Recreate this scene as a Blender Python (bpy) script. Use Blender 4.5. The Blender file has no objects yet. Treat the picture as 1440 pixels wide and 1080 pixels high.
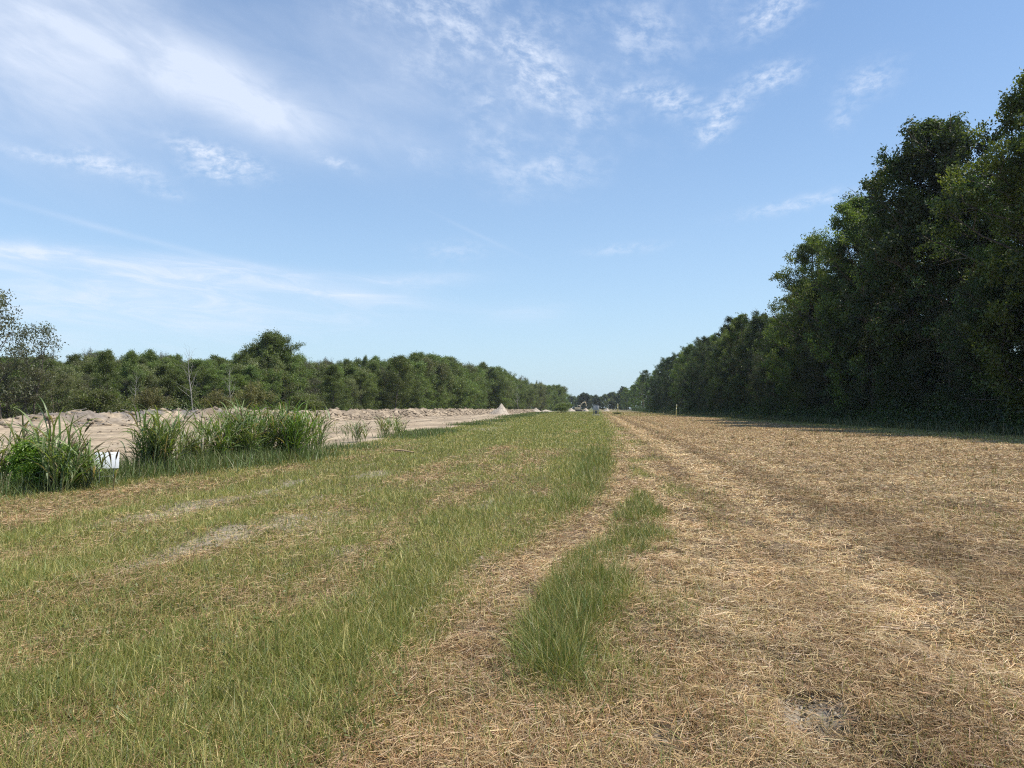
import bpy, math, random
import numpy as np
from mathutils import Vector, Matrix, Euler

scene = bpy.context.scene
R = math.radians
rng = np.random.default_rng(7)
random.seed(7)

# ------------------------------------------------------------------ camera
FPX, VPX, HY, CAMH = 1060.0, 842.0, 574.0, 1.6
cam_d = bpy.data.cameras.new("camera")
cam = bpy.data.objects.new("camera", cam_d)
scene.collection.objects.link(cam)
cam_d.sensor_width = 36.0
cam_d.lens = 36.0 * FPX / 1440.0
cam_d.clip_start, cam_d.clip_end = 0.05, 20000
YAW, PITCH = math.atan((VPX - 720) / FPX), math.atan((HY - 540) / FPX)
cam.location = (0, 0, CAMH)
cam.rotation_euler = (R(90) + PITCH, 0, YAW)
scene.camera = cam

# ------------------------------------------------------------------ sun
SUN_EL, SUN_AZ = R(60), R(97)          # azimuth measured from +Y towards +X
sd = Vector((math.sin(SUN_AZ) * math.cos(SUN_EL), math.cos(SUN_AZ) * math.cos(SUN_EL), math.sin(SUN_EL)))
sun_d = bpy.data.lights.new("sun", 'SUN')
sun_d.energy, sun_d.angle, sun_d.color = 4.2, R(0.53), (1.0, 0.93, 0.82)
sun = bpy.data.objects.new("sun", sun_d)
scene.collection.objects.link(sun)
sun.rotation_euler = sd.to_track_quat('Z', 'Y').to_euler()

scene.view_settings.view_transform = 'Standard'
scene.view_settings.look = 'None'
scene.view_settings.gamma = 1
scene.view_settings.exposure = 0.40
scene.cycles.max_bounces = 6
scene.cycles.transparent_max_bounces = 8
scene.cycles.use_denoising = False
scene.cycles.filter_width = 1.15

# ------------------------------------------------------------------ world: Nishita sky and thin clouds
world = bpy.data.worlds.new("World")
scene.world = world
world.use_nodes = True
wt = world.node_tree
wt.nodes.clear()


class NT:
    """small helper for building node trees"""
    def __init__(self, t): self.t = t
    def n(self, kind, **kw):
        nd = self.t.nodes.new(kind)
        for k, v in kw.items(): setattr(nd, k, v)
        return nd
    def put(self, sock, v):
        if isinstance(v, bpy.types.NodeSocket): self.t.links.new(v, sock)
        elif v is not None: sock.default_value = v
    def m(self, op, a, b=None, c=None, clamp=False):
        nd = self.n('ShaderNodeMath', operation=op, use_clamp=clamp)
        self.put(nd.inputs[0], a); self.put(nd.inputs[1], b)
        if c is not None: self.put(nd.inputs[2], c)
        return nd.outputs[0]
    def vm(self, op, a, b=None):
        nd = self.n('ShaderNodeVectorMath', operation=op)
        self.put(nd.inputs[0], a)
        if b is not None: self.put(nd.inputs[1], b)
        return nd.outputs[0]
    def comb(self, x, y, z):
        nd = self.n('ShaderNodeCombineXYZ')
        for i, v in enumerate((x, y, z)): self.put(nd.inputs[i], v)
        return nd.outputs[0]
    def noise(self, vec, scale, detail=4, rough=0.55, dist=0.0):
        nd = self.n('ShaderNodeTexNoise')
        if vec is not None: self.put(nd.inputs['Vector'], vec)
        nd.inputs['Scale'].default_value = scale
        nd.inputs['Detail'].default_value = detail
        nd.inputs['Roughness'].default_value = rough
        nd.inputs['Distortion'].default_value = dist
        return nd.outputs[0]
    def ramp(self, f, a, b, lo=0.0, hi=1.0):
        nd = self.n('ShaderNodeMapRange', interpolation_type='SMOOTHSTEP')
        self.put(nd.inputs[0], f)
        for i, v in enumerate((a, b, lo, hi)): nd.inputs[i + 1].default_value = v
        return nd.outputs[0]
    def mix(self, f, a, b, mode='MIX'):
        nd = self.n('ShaderNodeMix', data_type='RGBA', blend_type=mode)
        self.put(nd.inputs[0], f); self.put(nd.inputs[6], a); self.put(nd.inputs[7], b)
        return nd.outputs[2]


w = NT(wt)
sky = w.n('ShaderNodeTexSky', sky_type='NISHITA')
sky.sun_disc = False
sky.sun_elevation, sky.sun_rotation = SUN_EL, SUN_AZ
sky.altitude, sky.air_density, sky.dust_density, sky.ozone_density = 50, 1.0, 1.0, 1.6
SKY_STR = 0.111
tc = w.n('ShaderNodeTexCoord')
sep = w.n('ShaderNodeSeparateXYZ')
wt.links.new(tc.outputs['Generated'], sep.inputs[0])
dx, dy, dz = sep.outputs
DEG = 180 / math.pi
az = w.m('MULTIPLY', w.m('ARCTAN2', dx, dy), DEG)
el = w.m('MULTIPLY', w.m('ARCSINE', dz), DEG)
zc = w.m('MAXIMUM', dz, 0.03)
plane = w.comb(w.m('DIVIDE', dx, zc), w.m('DIVIDE', dy, zc), 0.0)     # cloud deck seen from below
angv = w.comb(az, el, 0.0)


def px2ang(px, py):
    v = Vector(((px - 720) / FPX, (540 - py) / FPX, -1.0))
    v = cam.rotation_euler.to_matrix() @ v
    v.normalize()
    return math.degrees(math.atan2(v.x, v.y)), math.degrees(math.asin(v.z))


def blob(px, py, rx, ry, ang):
    """soft elliptical cloud mask round one direction of the sky (sizes in degrees)"""
    a, e = px2ang(px, py)
    x = w.m('SUBTRACT', az, a); y = w.m('SUBTRACT', el, e)
    c, s = math.cos(R(ang)), math.sin(R(ang))
    u = w.m('DIVIDE', w.m('ADD', w.m('MULTIPLY', x, c), w.m('MULTIPLY', y, s)), rx)
    v = w.m('DIVIDE', w.m('SUBTRACT', w.m('MULTIPLY', y, c), w.m('MULTIPLY', x, s)), ry)
    r2 = w.m('ADD', w.m('MULTIPLY', u, u), w.m('MULTIPLY', v, v))
    return w.m('POWER', 2.718, w.m('MULTIPLY', r2, -1.0))


def stretched(ang, sx, sy):
    mp = w.n('ShaderNodeMapping', vector_type='POINT')
    wt.links.new(angv, mp.inputs['Vector'])
    mp.inputs['Rotation'].default_value = (0, 0, R(-ang))
    mp2 = w.n('ShaderNodeMapping', vector_type='POINT')
    wt.links.new(mp.outputs[0], mp2.inputs['Vector'])
    mp2.inputs['Scale'].default_value = (sx, sy, 1)
    return mp2.outputs[0]


def total(items):
    t = items[0]
    for i in items[1:]: t = w.m('ADD', t, i)
    return t


fib = w.ramp(w.noise(stretched(-16, 0.16, 0.42), 1.0, 6, 0.58, 0.4), 0.25, 0.75)
fib2 = w.ramp(w.noise(stretched(-4, 0.16, 0.9), 1.0, 6, 0.65, 0.8), 0.38, 0.72)
puff = w.m('MULTIPLY', w.ramp(w.noise(stretched(-14, 0.55, 0.95), 1.0, 7, 0.66, 0.2), 0.34, 0.74), w.ramp(w.noise(angv, 0.22, 3, 0.5), 0.36, 0.60, 0.25, 1.15))
wisp = w.noise(stretched(8, 1.0, 1.7), 1.0, 6, 0.62, 0.2)
warp = w.ramp(w.noise(angv, 0.16, 3, 0.5), 0.3, 0.7, 0.35, 1.25)

veil = total([w.m('MULTIPLY', blob(*b[:5]), b[5]) for b in (
    (350, 145, 6.0, 2.0, -19, 0.78), (300, 125, 4.2, 1.5, -16, 0.34), (440, 176, 4.2, 0.9, -12, 0.34),
    (0, 60, 10, 4.5, -25, 0.55), (120, 20, 9, 3.2, -20, 0.42), (40, 95, 6, 1.5, -20, 0.25), (250, 110, 6, 1.6, -20, 0.2), (30, 20, 7, 2.0, -10, 0.25),
    (330, 60, 16, 4.5, -14, 0.24), (540, 140, 5, 3.6, -30, 0.22), (20, 180, 5, 4, 0, 0.13), (560, 40, 8, 3, -20, 0.12))])
veil = w.m('MULTIPLY', veil, w.m('ADD', w.m('MULTIPLY', fib, 0.50), 0.48))
mott = total([w.m('MULTIPLY', blob(*b[:5]), b[5]) for b in (
    (700, 60, 9, 3.6, -28, 0.80), (800, 110, 4.0, 3.0, -35, 0.55), (930, 30, 5, 2.6, 10, 0.75),
    (770, 240, 3.6, 1.6, 6, 0.70), (720, 150, 3, 4, 20, 0.45), (560, 30, 6, 3, -25, 0.45),
    (590, 215, 3, 1.1, -12, 0.42), (690, 195, 2, 2, 0, 0.4))])
mott = w.m('MULTIPLY', mott, w.m('ADD', w.m('MULTIPLY', puff, 0.62), 0.10))
small = total([w.m('MULTIPLY', blob(*b[:5]), b[5]) for b in (
    (1090, 15, 2.4, 1.0, 20, 1.0), (1090, 106, 1.8, 0.75, 5, 0.95), (945, 140, 2.1, 1.0, -18, 1.0),
    (885, 130, 1.0, 0.4, 10, 0.7), (1020, 155, 1.7, 0.95, 30, 0.9), (1000, 187, 1.2, 0.6, 15, 0.8),
    (1222, 115, 1.7, 0.9, 15, 0.75), (1185, 165, 0.9, 0.7, 40, 0.5), (1125, 286, 3.6, 0.42, 7, 0.8),
    (285, 214, 2.2, 0.62, -10, 1.0), (300, 243, 1.9, 0.5, -4, 0.9), (340, 232, 2.2, 0.8, -12, 0.6),
    (135, 228, 1.6, 0.6, -12, 0.85), (60, 220, 2.6, 0.4, -4, 0.6), (195, 242, 1.8, 0.6, -12, 0.55), (232, 270, 1.4, 0.4, -8, 0.5),
    (472, 229, 1.6, 0.38, -14, 0.6), (880, 350, 2.6, 0.35, 4, 0.55), (640, 352, 2.6, 0.7, 2, 0.35),
    (1060, 120, 1.5, 0.7, 10, 0.3))])
small = w.m('MULTIPLY', small, w.ramp(wisp, 0.30, 0.80, 0.0, 0.95))
low = total([w.m('MULTIPLY', blob(*b[:5]), b[5]) for b in (
    (0, 360, 4, 0.8, 0, 0.75), (110, 362, 6, 0.5, -2, 0.5), (240, 395, 5, 1.1, 0, 0.62), (330, 375, 7, 0.45, -3, 0.5),
    (460, 408, 6, 0.6, -6, 0.6), (130, 420, 14, 1.6, 0, 0.34), (330, 440, 12, 1.8, 0, 0.34), (570, 395, 5, 0.6, 4, 0.35),
    (40, 470, 10, 2, 0, 0.25), (740, 440, 3, 0.8, 0, 0.2))])
low = w.m('MULTIPLY', low, w.m('ADD', w.m('MULTIPLY', fib2, 0.80), 0.42))
# faint old contrail, upper left to right
trail = w.m('MULTIPLY', blob(150, 322, 10.5, 0.2, -10.5), w.m('MULTIPLY', w.m('ADD', fib, 0.6), 0.14))
trail2 = w.m('MULTIPLY', blob(672, 330, 3.2, 0.14, -24), 0.10)
cloud = w.m('MINIMUM', total([veil, mott, small, low, trail, trail2]), 0.85)
up = w.ramp(el, -1.0, 1.0)
cloud = w.m('MULTIPLY', cloud, up)
hz = w.m('POWER', 2.718, w.m('MULTIPLY', w.m('MAXIMUM', el, 0.0), -0.065))
tint = w.mix(1.0, sky.outputs[0], (0.86, 1.07, 1.24, 1), 'MULTIPLY')
skyc = w.mix(w.m('MULTIPLY', hz, 0.75), tint, (4.3, 5.5, 6.5, 1))
skyc = w.mix(cloud, skyc, (5.6, 6.2, 7.3, 1))
bg = w.n('ShaderNodeBackground')
bg.inputs['Strength'].default_value = SKY_STR
wt.links.new(skyc, bg.inputs[0])
wo = w.n('ShaderNodeOutputWorld')
wt.links.new(bg.outputs[0], wo.inputs[0])

# ------------------------------------------------------------------ numeric helpers
def _hash(ix, iy, seed):
    h = (ix.astype(np.int64) * 374761393 + iy.astype(np.int64) * 668265263 + seed * 1442695041) & 0x7fffffff
    h = (h ^ (h >> 13)) * 1274126177 & 0x7fffffff
    return ((h ^ (h >> 16)) & 0xffff) / 65535.0


def vnoise(x, y, s, seed=0):
    x = np.asarray(x, float) / s; y = np.asarray(y, float) / s
    ix, iy = np.floor(x), np.floor(y)
    fx, fy = x - ix, y - iy
    fx = fx * fx * (3 - 2 * fx); fy = fy * fy * (3 - 2 * fy)
    a, b = _hash(ix, iy, seed), _hash(ix + 1, iy, seed)
    c, d = _hash(ix, iy + 1, seed), _hash(ix + 1, iy + 1, seed)
    return (a + (b - a) * fx) * (1 - fy) + (c + (d - c) * fx) * fy


def fbm(x, y, s, seed=0, oct=3):
    t, amp, tot = 0, 1.0, 0
    for i in range(oct):
        t = t + amp * vnoise(x, y, s / 2 ** i, seed + 17 * i); tot += amp; amp *= 0.55
    return t / tot


def sstep(a, b, x):
    t = np.clip((np.asarray(x, float) - a) / (b - a), 0, 1)
    return t * t * (3 - 2 * t)


def gz(x, y):
    """height of the field"""
    x = np.asarray(x, float); y = np.asarray(y, float)
    near = np.exp(-y / 60)
    z = (fbm(x, y, 1.6, 3, 3) - 0.5) * 0.16 * near + (fbm(x, y, 14, 5, 2) - 0.5) * 0.20 * near
    ca = stripA(y)
    z -= 0.05 * np.exp(-((x - ca) / 0.3) ** 2) * np.exp(-y / 80)
    z -= 0.06 * np.exp(-((x - 2.6) / 0.35) ** 2) * np.exp(-y / 80)
    z -= 0.05 * np.exp(-((x - 1.15) / 0.25) ** 2) * np.exp(-y / 80)
    right = sstep(0.6, 1.4, x - ca)
    z += right * near * ((fbm(x, y, 0.36, 7, 3) - 0.5) * 0.085 + 0.03 * sstep(.55, .75, fbm(x, y, 0.9, 9, 2)))
    return z


def stripA(y):
    return np.interp(y, [3, 3.5, 4.8, 5.9, 7.5, 10, 12, 15, 17, 22, 40, 170], [-.98, -.95, -.89, -.85, -.77, -.2, .06, .34, .48, .6, .7, .8])


def gp(px, py, z=0.0):
    """ground point (x, y) seen at a pixel of the 1440 px photograph"""
    v = Vector(((px - 720) / FPX, (540 - py) / FPX, -1.0))
    v = cam.rotation_euler.to_matrix() @ v
    t = (z - CAMH) / v.z
    return v.x * t, v.y * t


def at(px, Y):
    """x of a point at depth Y that shows at column px"""
    return Y * np.tan(np.arctan((np.asarray(px, float) - 720) / FPX) - YAW)


def depth(px, Y): return -at(px, Y) * math.sin(YAW) + Y * math.cos(YAW)


def col_of(X, Y): return 720 + FPX * np.tan(np.arctan2(X, Y) + YAW)


def hgt_of(px, Y, top): return CAMH + (HY - top) * depth(px, Y) / FPX


# ------------------------------------------------------------------ mesh helpers
COL = scene.collection


def mesh_np(name, V, Q=None, T=None, col=None, mat=None, smooth=False):
    me = bpy.data.meshes.new(name)
    V = np.ascontiguousarray(V, np.float32).reshape(-1, 3)
    nq = 0 if Q is None else len(Q); nt = 0 if T is None else len(T)
    me.vertices.add(len(V)); me.vertices.foreach_set('co', V.ravel())
    loops = []
    if nq: loops.append(np.asarray(Q, np.int32).ravel())
    if nt: loops.append(np.asarray(T, np.int32).ravel())
    L = np.concatenate(loops)
    me.loops.add(len(L)); me.loops.foreach_set('vertex_index', L)
    me.polygons.add(nq + nt)
    st = np.concatenate([np.arange(nq) * 4, nq * 4 + np.arange(nt) * 3]).astype(np.int32)
    me.polygons.foreach_set('loop_start', st)
    if smooth: me.polygons.foreach_set('use_smooth', np.ones(nq + nt, bool))
    me.update(calc_edges=True)
    if col is not None:
        a = me.color_attributes.new('col', 'FLOAT_COLOR', 'POINT')
        c = np.ones((len(V), 4), np.float32); c[:, :3] = np.asarray(col, np.float32).reshape(-1, 3)
        a.data.foreach_set('color', c.ravel())
    if mat: me.materials.append(mat)
    return me


def link(name, me, parent=None, loc=None):
    o = bpy.data.objects.new(name, me)
    COL.objects.link(o)
    if parent: o.parent = parent
    if loc is not None: o.location = loc
    return o


def tag(o, label=None, cat=None, group=None, kind=None):
    if label: o['label'] = label
    if cat: o['category'] = cat
    if group: o['group'] = group
    if kind: o['kind'] = kind
    return o


def empty(name, loc, rz=0.0, sc=1.0):
    o = bpy.data.objects.new(name, None)
    COL.objects.link(o)
    o.location = loc; o.rotation_euler = (0, 0, rz); o.scale = (sc, sc, sc) if np.isscalar(sc) else sc
    o.empty_display_size = 0.2
    return o


def ribbons(P, Wd, side, colr):
    """P (N,K,3) centre lines, Wd (N,K) half widths, side (N,3) or (N,K,3), colr (N,3) -> V, Q, C"""
    N, K, _ = P.shape
    if side.ndim == 2: side = side[:, None, :]
    off = side * Wd[:, :, None]
    V = np.stack([P - off, P + off], 2).reshape(-1, 3)
    base = (np.arange(N) * K * 2)[:, None] + (np.arange(K - 1) * 2)[None, :]
    Q = np.stack([base, base + 1, base + 3, base + 2], -1).reshape(-1, 4)
    C = np.repeat(colr, K * 2, 0) if colr.ndim == 2 else np.repeat(colr, 2, 1).reshape(-1, 3)
    return V, Q, C


def merge(parts):
    V, Q, C, n = [], [], [], 0
    for v, q, c in parts:
        V.append(v); Q.append(q + n); C.append(c); n += len(v)
    return np.concatenate(V), np.concatenate(Q), np.concatenate(C)


def norm(v): return v / np.maximum(np.linalg.norm(v, axis=-1, keepdims=True), 1e-9)


def tube(P, rad, k=6):
    """one tapered tube along P (K,3) -> V, Q"""
    P = np.asarray(P, float); K = len(P)
    d = norm(np.gradient(P, axis=0))
    ref = np.array([1.0, 0.13, 0.07]) if abs(d[0][2]) > 0.6 else np.array([0.05, 0.1, 1.0])
    s = norm(np.cross(d, ref)); t = np.cross(d, s)
    a = np.arange(k) * 2 * np.pi / k
    rad = np.broadcast_to(rad, (K,))
    V = P[:, None, :] + rad[:, None, None] * (np.cos(a)[None, :, None] * s[:, None, :] + np.sin(a)[None, :, None] * t[:, None, :])
    i = np.arange(K - 1)[:, None] * k; j = np.arange(k)[None, :]
    Q = np.stack([i + j, i + (j + 1) % k, i + k + (j + 1) % k, i + k + j], -1).reshape(-1, 4)
    return V.reshape(-1, 3), Q


def tubes(lst):
    V, Q, n = [], [], 0
    for P, rad, k in lst:
        v, q = tube(P, rad, k); V.append(v); Q.append(q + n); n += len(v)
    return np.concatenate(V), np.concatenate(Q)


def boxes(lst):
    """list of (cx,cy,cz,sx,sy,sz[,rotz]) full sizes -> V, Q"""
    V, Q, n = [], [], 0
    for b in lst:
        c = np.array(b[:3]); s = np.array(b[3:6]) / 2
        p = np.array([[x, y, z] for z in (-1, 1) for x, y in ((-1, -1), (1, -1), (1, 1), (-1, 1))]) * s
        if len(b) > 6:
            ca, sa = math.cos(b[6]), math.sin(b[6]); p = np.stack([p[:, 0] * ca - p[:, 1] * sa, p[:, 0] * sa + p[:, 1] * ca, p[:, 2]], 1)
        V.append(p + c)
        Q.append(np.array([[3, 2, 1, 0], [4, 5, 6, 7], [0, 1, 5, 4], [1, 2, 6, 5], [2, 3, 7, 6], [3, 0, 4, 7]]) + n); n += 8
    return np.concatenate(V), np.concatenate(Q)


# ------------------------------------------------------------------ materials
def new_mat(name):
    m = bpy.data.materials.new(name); m.use_nodes = True
    m.node_tree.nodes.clear()
    return m, NT(m.node_tree)


def leaf_mat(name, trans=0.35, gloss=0.05, tcol=(1.15, 1.25, 0.5, 1), rough=0.5, var=0.0):
    m, t = new_mat(name)
    at_ = t.n('ShaderNodeVertexColor', layer_name='col')
    oi = t.n('ShaderNodeObjectInfo')
    v = t.m('ADD', t.m('MULTIPLY', oi.outputs['Random'], var), 1 - var / 2)
    hs = t.n('ShaderNodeHueSaturation')
    t.put(hs.inputs['Value'], v)
    t.put(hs.inputs['Hue'], t.m('ADD', t.m('MULTIPLY', oi.outputs['Random'], 0.026), 0.487))
    t.put(hs.inputs['Color'], at_.outputs[0])
    d = t.n('ShaderNodeBsdfDiffuse'); t.put(d.inputs[0], hs.outputs[0])
    tr = t.n('ShaderNodeBsdfTranslucent'); t.put(tr.inputs[0], t.mix(1.0, hs.outputs[0], tcol, 'MULTIPLY'))
    mx = t.n('ShaderNodeMixShader'); mx.inputs[0].default_value = trans
    t.put(mx.inputs[1], d.outputs[0]); t.put(mx.inputs[2], tr.outputs[0])
    g = t.n('ShaderNodeBsdfGlossy'); g.inputs['Roughness'].default_value = rough
    mx2 = t.n('ShaderNodeMixShader'); mx2.inputs[0].default_value = gloss
    t.put(mx2.inputs[1], mx.outputs[0]); t.put(mx2.inputs[2], g.outputs[0])
    o = t.n('ShaderNodeOutputMaterial'); t.put(o.inputs[0], mx2.outputs[0])
    return m


def plain_mat(name, col, rough=0.8, var=0.25, scale=6.0, metal=0.0, bump=0.0, col2=None):
    m, t = new_mat(name)
    tcn = t.n('ShaderNodeTexCoord')
    n = t.noise(tcn.outputs['Object'], scale, 5, 0.6)
    c2 = col2 or tuple(c * (1 - var) for c in col)
    c = t.mix(t.ramp(n, 0.35, 0.65), (*col, 1), (*c2, 1))
    b = t.n('ShaderNodeBsdfPrincipled')
    t.put(b.inputs['Base Color'], c); b.inputs['Roughness'].default_value = rough; b.inputs['Metallic'].default_value = metal
    if bump:
        bp = t.n('ShaderNodeBump'); bp.inputs['Strength'].default_value = bump
        t.put(bp.inputs['Height'], n); t.put(b.inputs['Normal'], bp.outputs[0])
    o = t.n('ShaderNodeOutputMaterial'); t.put(o.inputs[0], b.outputs[0])
    return m


M_leaf = leaf_mat('tree_leaves', 0.38, 0.035, var=0.55)
M_leaf.diffuse_color = (0.08, 0.12, 0.04, 1)
M_grass = leaf_mat('grass_blades', 0.30, 0.04, (1.2, 1.15, 0.55, 1))
M_straw = leaf_mat('dry_straw', 0.12, 0.03, (1, 1, 1, 1))
M_reed = leaf_mat('reed_leaves', 0.42, 0.06, (1.2, 1.2, 0.5, 1))
M_bark = plain_mat('bark', (0.13, 0.105, 0.08), 0.9, 0.5, 5.0, bump=0.5)
M_palebark = plain_mat('grey_dead_wood', (0.33, 0.30, 0.27), 0.9, 0.35, 5.0, bump=0.4)

# ------------------------------------------------------------------ the setting: field, dirt clearing, bank
EDGE_Y = [0, 10, 15, 22, 65, 121, 200, 300, 420]
EDGE_X = [-11.8, -11.6, -11.3, -10.0, -12, -15, -19, -23.5, -27]


def edge_x(y): return np.interp(y, EDGE_Y, EDGE_X)


BANK = [(-220, 44), (-100, 52), (0, 56), (100, 62), (300, 75), (400, 85), (500, 102), (600, 142), (690, 205), (730, 262), (752, 320)]
BANK_XY = np.array([(at(p, Y), Y) for p, Y in BANK])


def field(x, y):
    """green share, blade height, bare soil, warmth of the dead grass at a point of the field"""
    x = np.asarray(x, float); y = np.asarray(y, float)
    n1 = fbm(x, y * 0.42, 0.9, 11, 4); n2 = fbm(x, y * 0.45, 0.5, 23, 3); n3 = fbm(x, y * 0.16, 1.9, 31, 3)
    xw = x + (fbm(x, y, 0.8, 41, 3) - 0.5) * 0.5 + (fbm(x, y, 6, 47, 2) - .5) * 0.5
    ca = stripA(y)
    left = 1 - sstep(-0.65, 0.30, xw - (ca - 0.15))
    far = sstep(22, 45, y)
    # left of the wheel track: short green grass with mown yellow lines
    g = 0.70 + (n1 - 0.5) * 1.0 + (n3 - 0.5) * 0.7 + 0.12 * np.sin(xw * 3.4) + (fbm(x, y * 0.14, 0.4, 33, 3) - .5) * 0.75 + 0.30 * far + 0.16 * sstep(7, 11, y)
    g -= 0.55 * np.exp(-((xw + 2.65) / 0.30) ** 2) * sstep(0.40, 0.6, fbm(x, y, 1.7, 53, 2)) * np.exp(-y / 25)
    g -= 0.25 * np.exp(-((xw + 1.5) / 0.3) ** 2) * sstep(8, 25, y) + 0.22 * np.exp(-((xw + 3.6) / 0.35) ** 2) * sstep(10, 25, y)
    g += 0.30 * np.exp(-((xw + 5.9) / 1.3) ** 2) * sstep(10, 20, y)
    g -= 0.28 * np.exp(-((x + 8.9) / 0.9) ** 2) * (1 - far)
    g = g * left
    # right of it: dead mown straw
    gr = 0.03 + 0.5 * np.maximum(n3 - 0.58, 0) + 0.35 * np.maximum(n1 - 0.66, 0)
    gr += 0.55 * sstep(17.0, 19.5, x + (n3 - .5) * 4)
    bnd = np.interp(y, [0, 14, 25, 40, 80, 200], [0.2, 0.5, 0.8, 0.95, 0.95, 0.9])
    gr += 0.75 * (1 - sstep(-0.2, 0.35, xw - bnd)) * sstep(16, 35, y)
    g = np.maximum(g, 0) + gr * (1 - left)
    # near bottom centre: brown
    nb = (1 - sstep(4.2, 6.0, y)) * np.exp(-((x - 0.1) / 1.5) ** 2)
    g = g * (1 - 0.55 * nb) + 0.10 * nb
    # wheel track A
    a = np.exp(-np.abs((x + (n2 - .5) * .35 - ca) / 0.25) ** 3) * sstep(45, 18, y)
    g = g * (1 - 0.70 * a) + 0.14 * a * sstep(.45, .6, n1)
    h = 0.062 + 0.065 * n1 + 0.02 * n2
    rank = np.exp(-((x + 1.75 + (n2 - .5)) / 0.75) ** 2) * sstep(8.5, 6, y)      # ranker growth beside the wheel track
    g = g + 0.08 * rank * (1 - a); h = h + 0.05 * rank * n1
    # tall strip B between the tracks
    YB = [4.3, 4.7, 5.5, 6.3, 7.5, 9.4, 11.6, 14.2, 16.5]
    br = np.interp(y, YB, [-.15, -.02, .12, .26, .42, .88, 1.08, 1.12, 1.0]) + (n2 - .5) * 0.5 + (n1 - .5) * 0.4
    bl = np.interp(y, YB, [-.4, -.56, -.68, -.60, -.50, -.12, .22, .58, .85]) + (n1 - .5) * 0.3
    B = sstep(-0.12, 0.22, x - bl + (n2 - .5) * .3) * sstep(-0.15, 0.32, br - x) * sstep(4.3, 5.0, y + (n1 - .5)) * (1 - sstep(13.0, 18, y + (n1 - .5) * 5))
    # tall clump C left of the track
    YC = [9.8, 10.7, 14.3, 19, 26, 36]
    cr = np.interp(y, YC, [-.45, -.32, .10, .44, .46, .5]) + (n2 - .5) * 0.35
    cl = np.interp(y, YC, [-.6, -.76, -.93, -.75, -.8, -.4]) + (n1 - .5) * 0.4
    Cc = sstep(-0.15, 0.3, x - cl) * sstep(-0.25, 0.35, cr - x) * sstep(9.8, 11.2, y) * (1 - sstep(22, 36, y))
    n4 = fbm(x, y, 0.55, 49, 3)
    B = B * (0.50 + 0.50 * sstep(0.34, 0.54, n4)); Cc = Cc * (0.5 + 0.5 * sstep(0.34, 0.55, n4))
    g = np.maximum(g, 0.66 * np.maximum(B, Cc) * (0.55 + 0.9 * n2))
    h = h + 0.10 * B * (0.1 + 1.6 * n1) + 0.11 * Cc * (0.4 + 1.0 * n1)
    g = g + 0.35 * sstep(140, 165, y) * (x > 0) * (x < 30)
    g = np.clip(g, 0, 1)
    tall = np.maximum(B, Cc)
    # loose green growth spilling round the tall strip and on up the centre line
    halo = np.exp(-((xw - (0.5 * (bl + br) + 0.15)) / 0.75) ** 2) * sstep(3.6, 5.5, y) * (1 - a)
    g = np.clip(np.maximum(g, halo * (0.10 + 0.75 * sstep(.42, .62, n1))), 0, 1)
    # bare sandy ground
    bare = np.exp(-((x + 4.6) / 0.9) ** 2) * sstep(5.5, 7, y) * (1 - sstep(11, 18, y)) * 0.85 * sstep(0.56, 0.74, fbm(x * 1.5, y * 0.4, 1.0, 61, 3))
    bare = np.maximum(bare, 0.75 * sstep(0.66, 0.8, fbm(x * 1.3, y * 0.4, 1.2, 67, 3)) * left * sstep(4, 6, y) * (1 - sstep(18, 30, y)))
    for bx, by, rx, ry, s in ((1.03, 4.45, .36, .30, .9), (-1.02, 3.75, .28, .25, .8), (0.25, 4.0, .2, .2, .4), (-8.6, 58, 1.6, 6, .9), (-10.6, 80, 1.3, 9, .8), (1.0, 3.7, .3, .12, .7)):
        q = ((x - bx) / rx) ** 2 + ((y - by) / ry) ** 2
        bare = np.maximum(bare, s * np.exp(-q * q * 0.7) * sstep(0.3, 0.55, fbm(x, y, 0.3, 71, 3)))
    warm = np.clip(fbm(x, y, 1.8, 83, 3) * 0.8 + 0.35 * sstep(6.5, 4, y) - 0.1
                   - 0.5 * np.exp(-((xw - 2.65) / 0.5) ** 2) - 0.3 * np.exp(-((xw - 1.25) / 0.3) ** 2)
                   + 0.25 * np.exp(-((xw - 3.6) / 0.5) ** 2) + 0.2 * np.exp(-((xw - 1.85) / 0.25) ** 2) + 0.2 * left, 0, 1)
    return g, h, bare, warm, tall


def band(x, y):
    """bleached wheel lines and browner stubble lines in the dead grass"""
    xw = x + (fbm(x, y, 0.9, 43, 3) - 0.5) * 0.7 + (fbm(x, y, 7, 44, 2) - .5) * 0.8
    k = 1 + 0.22 * np.exp(-((xw - 2.65) / 0.45) ** 2) + 0.20 * np.exp(-((xw - 1.3) / 0.25) ** 2) * sstep(5, 8, y) + 0.16 * np.exp(-((xw - 4.7) / 0.3) ** 2) * sstep(14, 22, y)
    k -= 0.24 * np.exp(-((xw - 1.9) / 0.28) ** 2) * sstep(9, 14, y) + 0.26 * np.exp(-((xw - 3.6) / 0.42) ** 2) * sstep(6, 9, y) + 0.16 * np.exp(-((xw - 5.6) / 0.5) ** 2)
    k -= 0.12 * sstep(6.5, 4.0, y) * sstep(0.5, 1.2, x)
    return 1 + (k - 1) * 0.85


def lerp(a, b, t): return np.asarray(a)[None, :] * (1 - t[:, None]) + np.asarray(b)[None, :] * t[:, None]


# ground: one sheet that reaches the horizon
def axis(neg, pos, near, step, growth):
    out = [0.0]; s = step
    while out[-1] < pos:
        out.append(out[-1] + s)
        if out[-1] > near: s *= growth
    ng = [0.0]; s = step
    while ng[-1] > -neg:
        ng.append(ng[-1] - s)
        if ng[-1] < -near: s *= growth
    return np.array(sorted(set(ng + out)))


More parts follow.
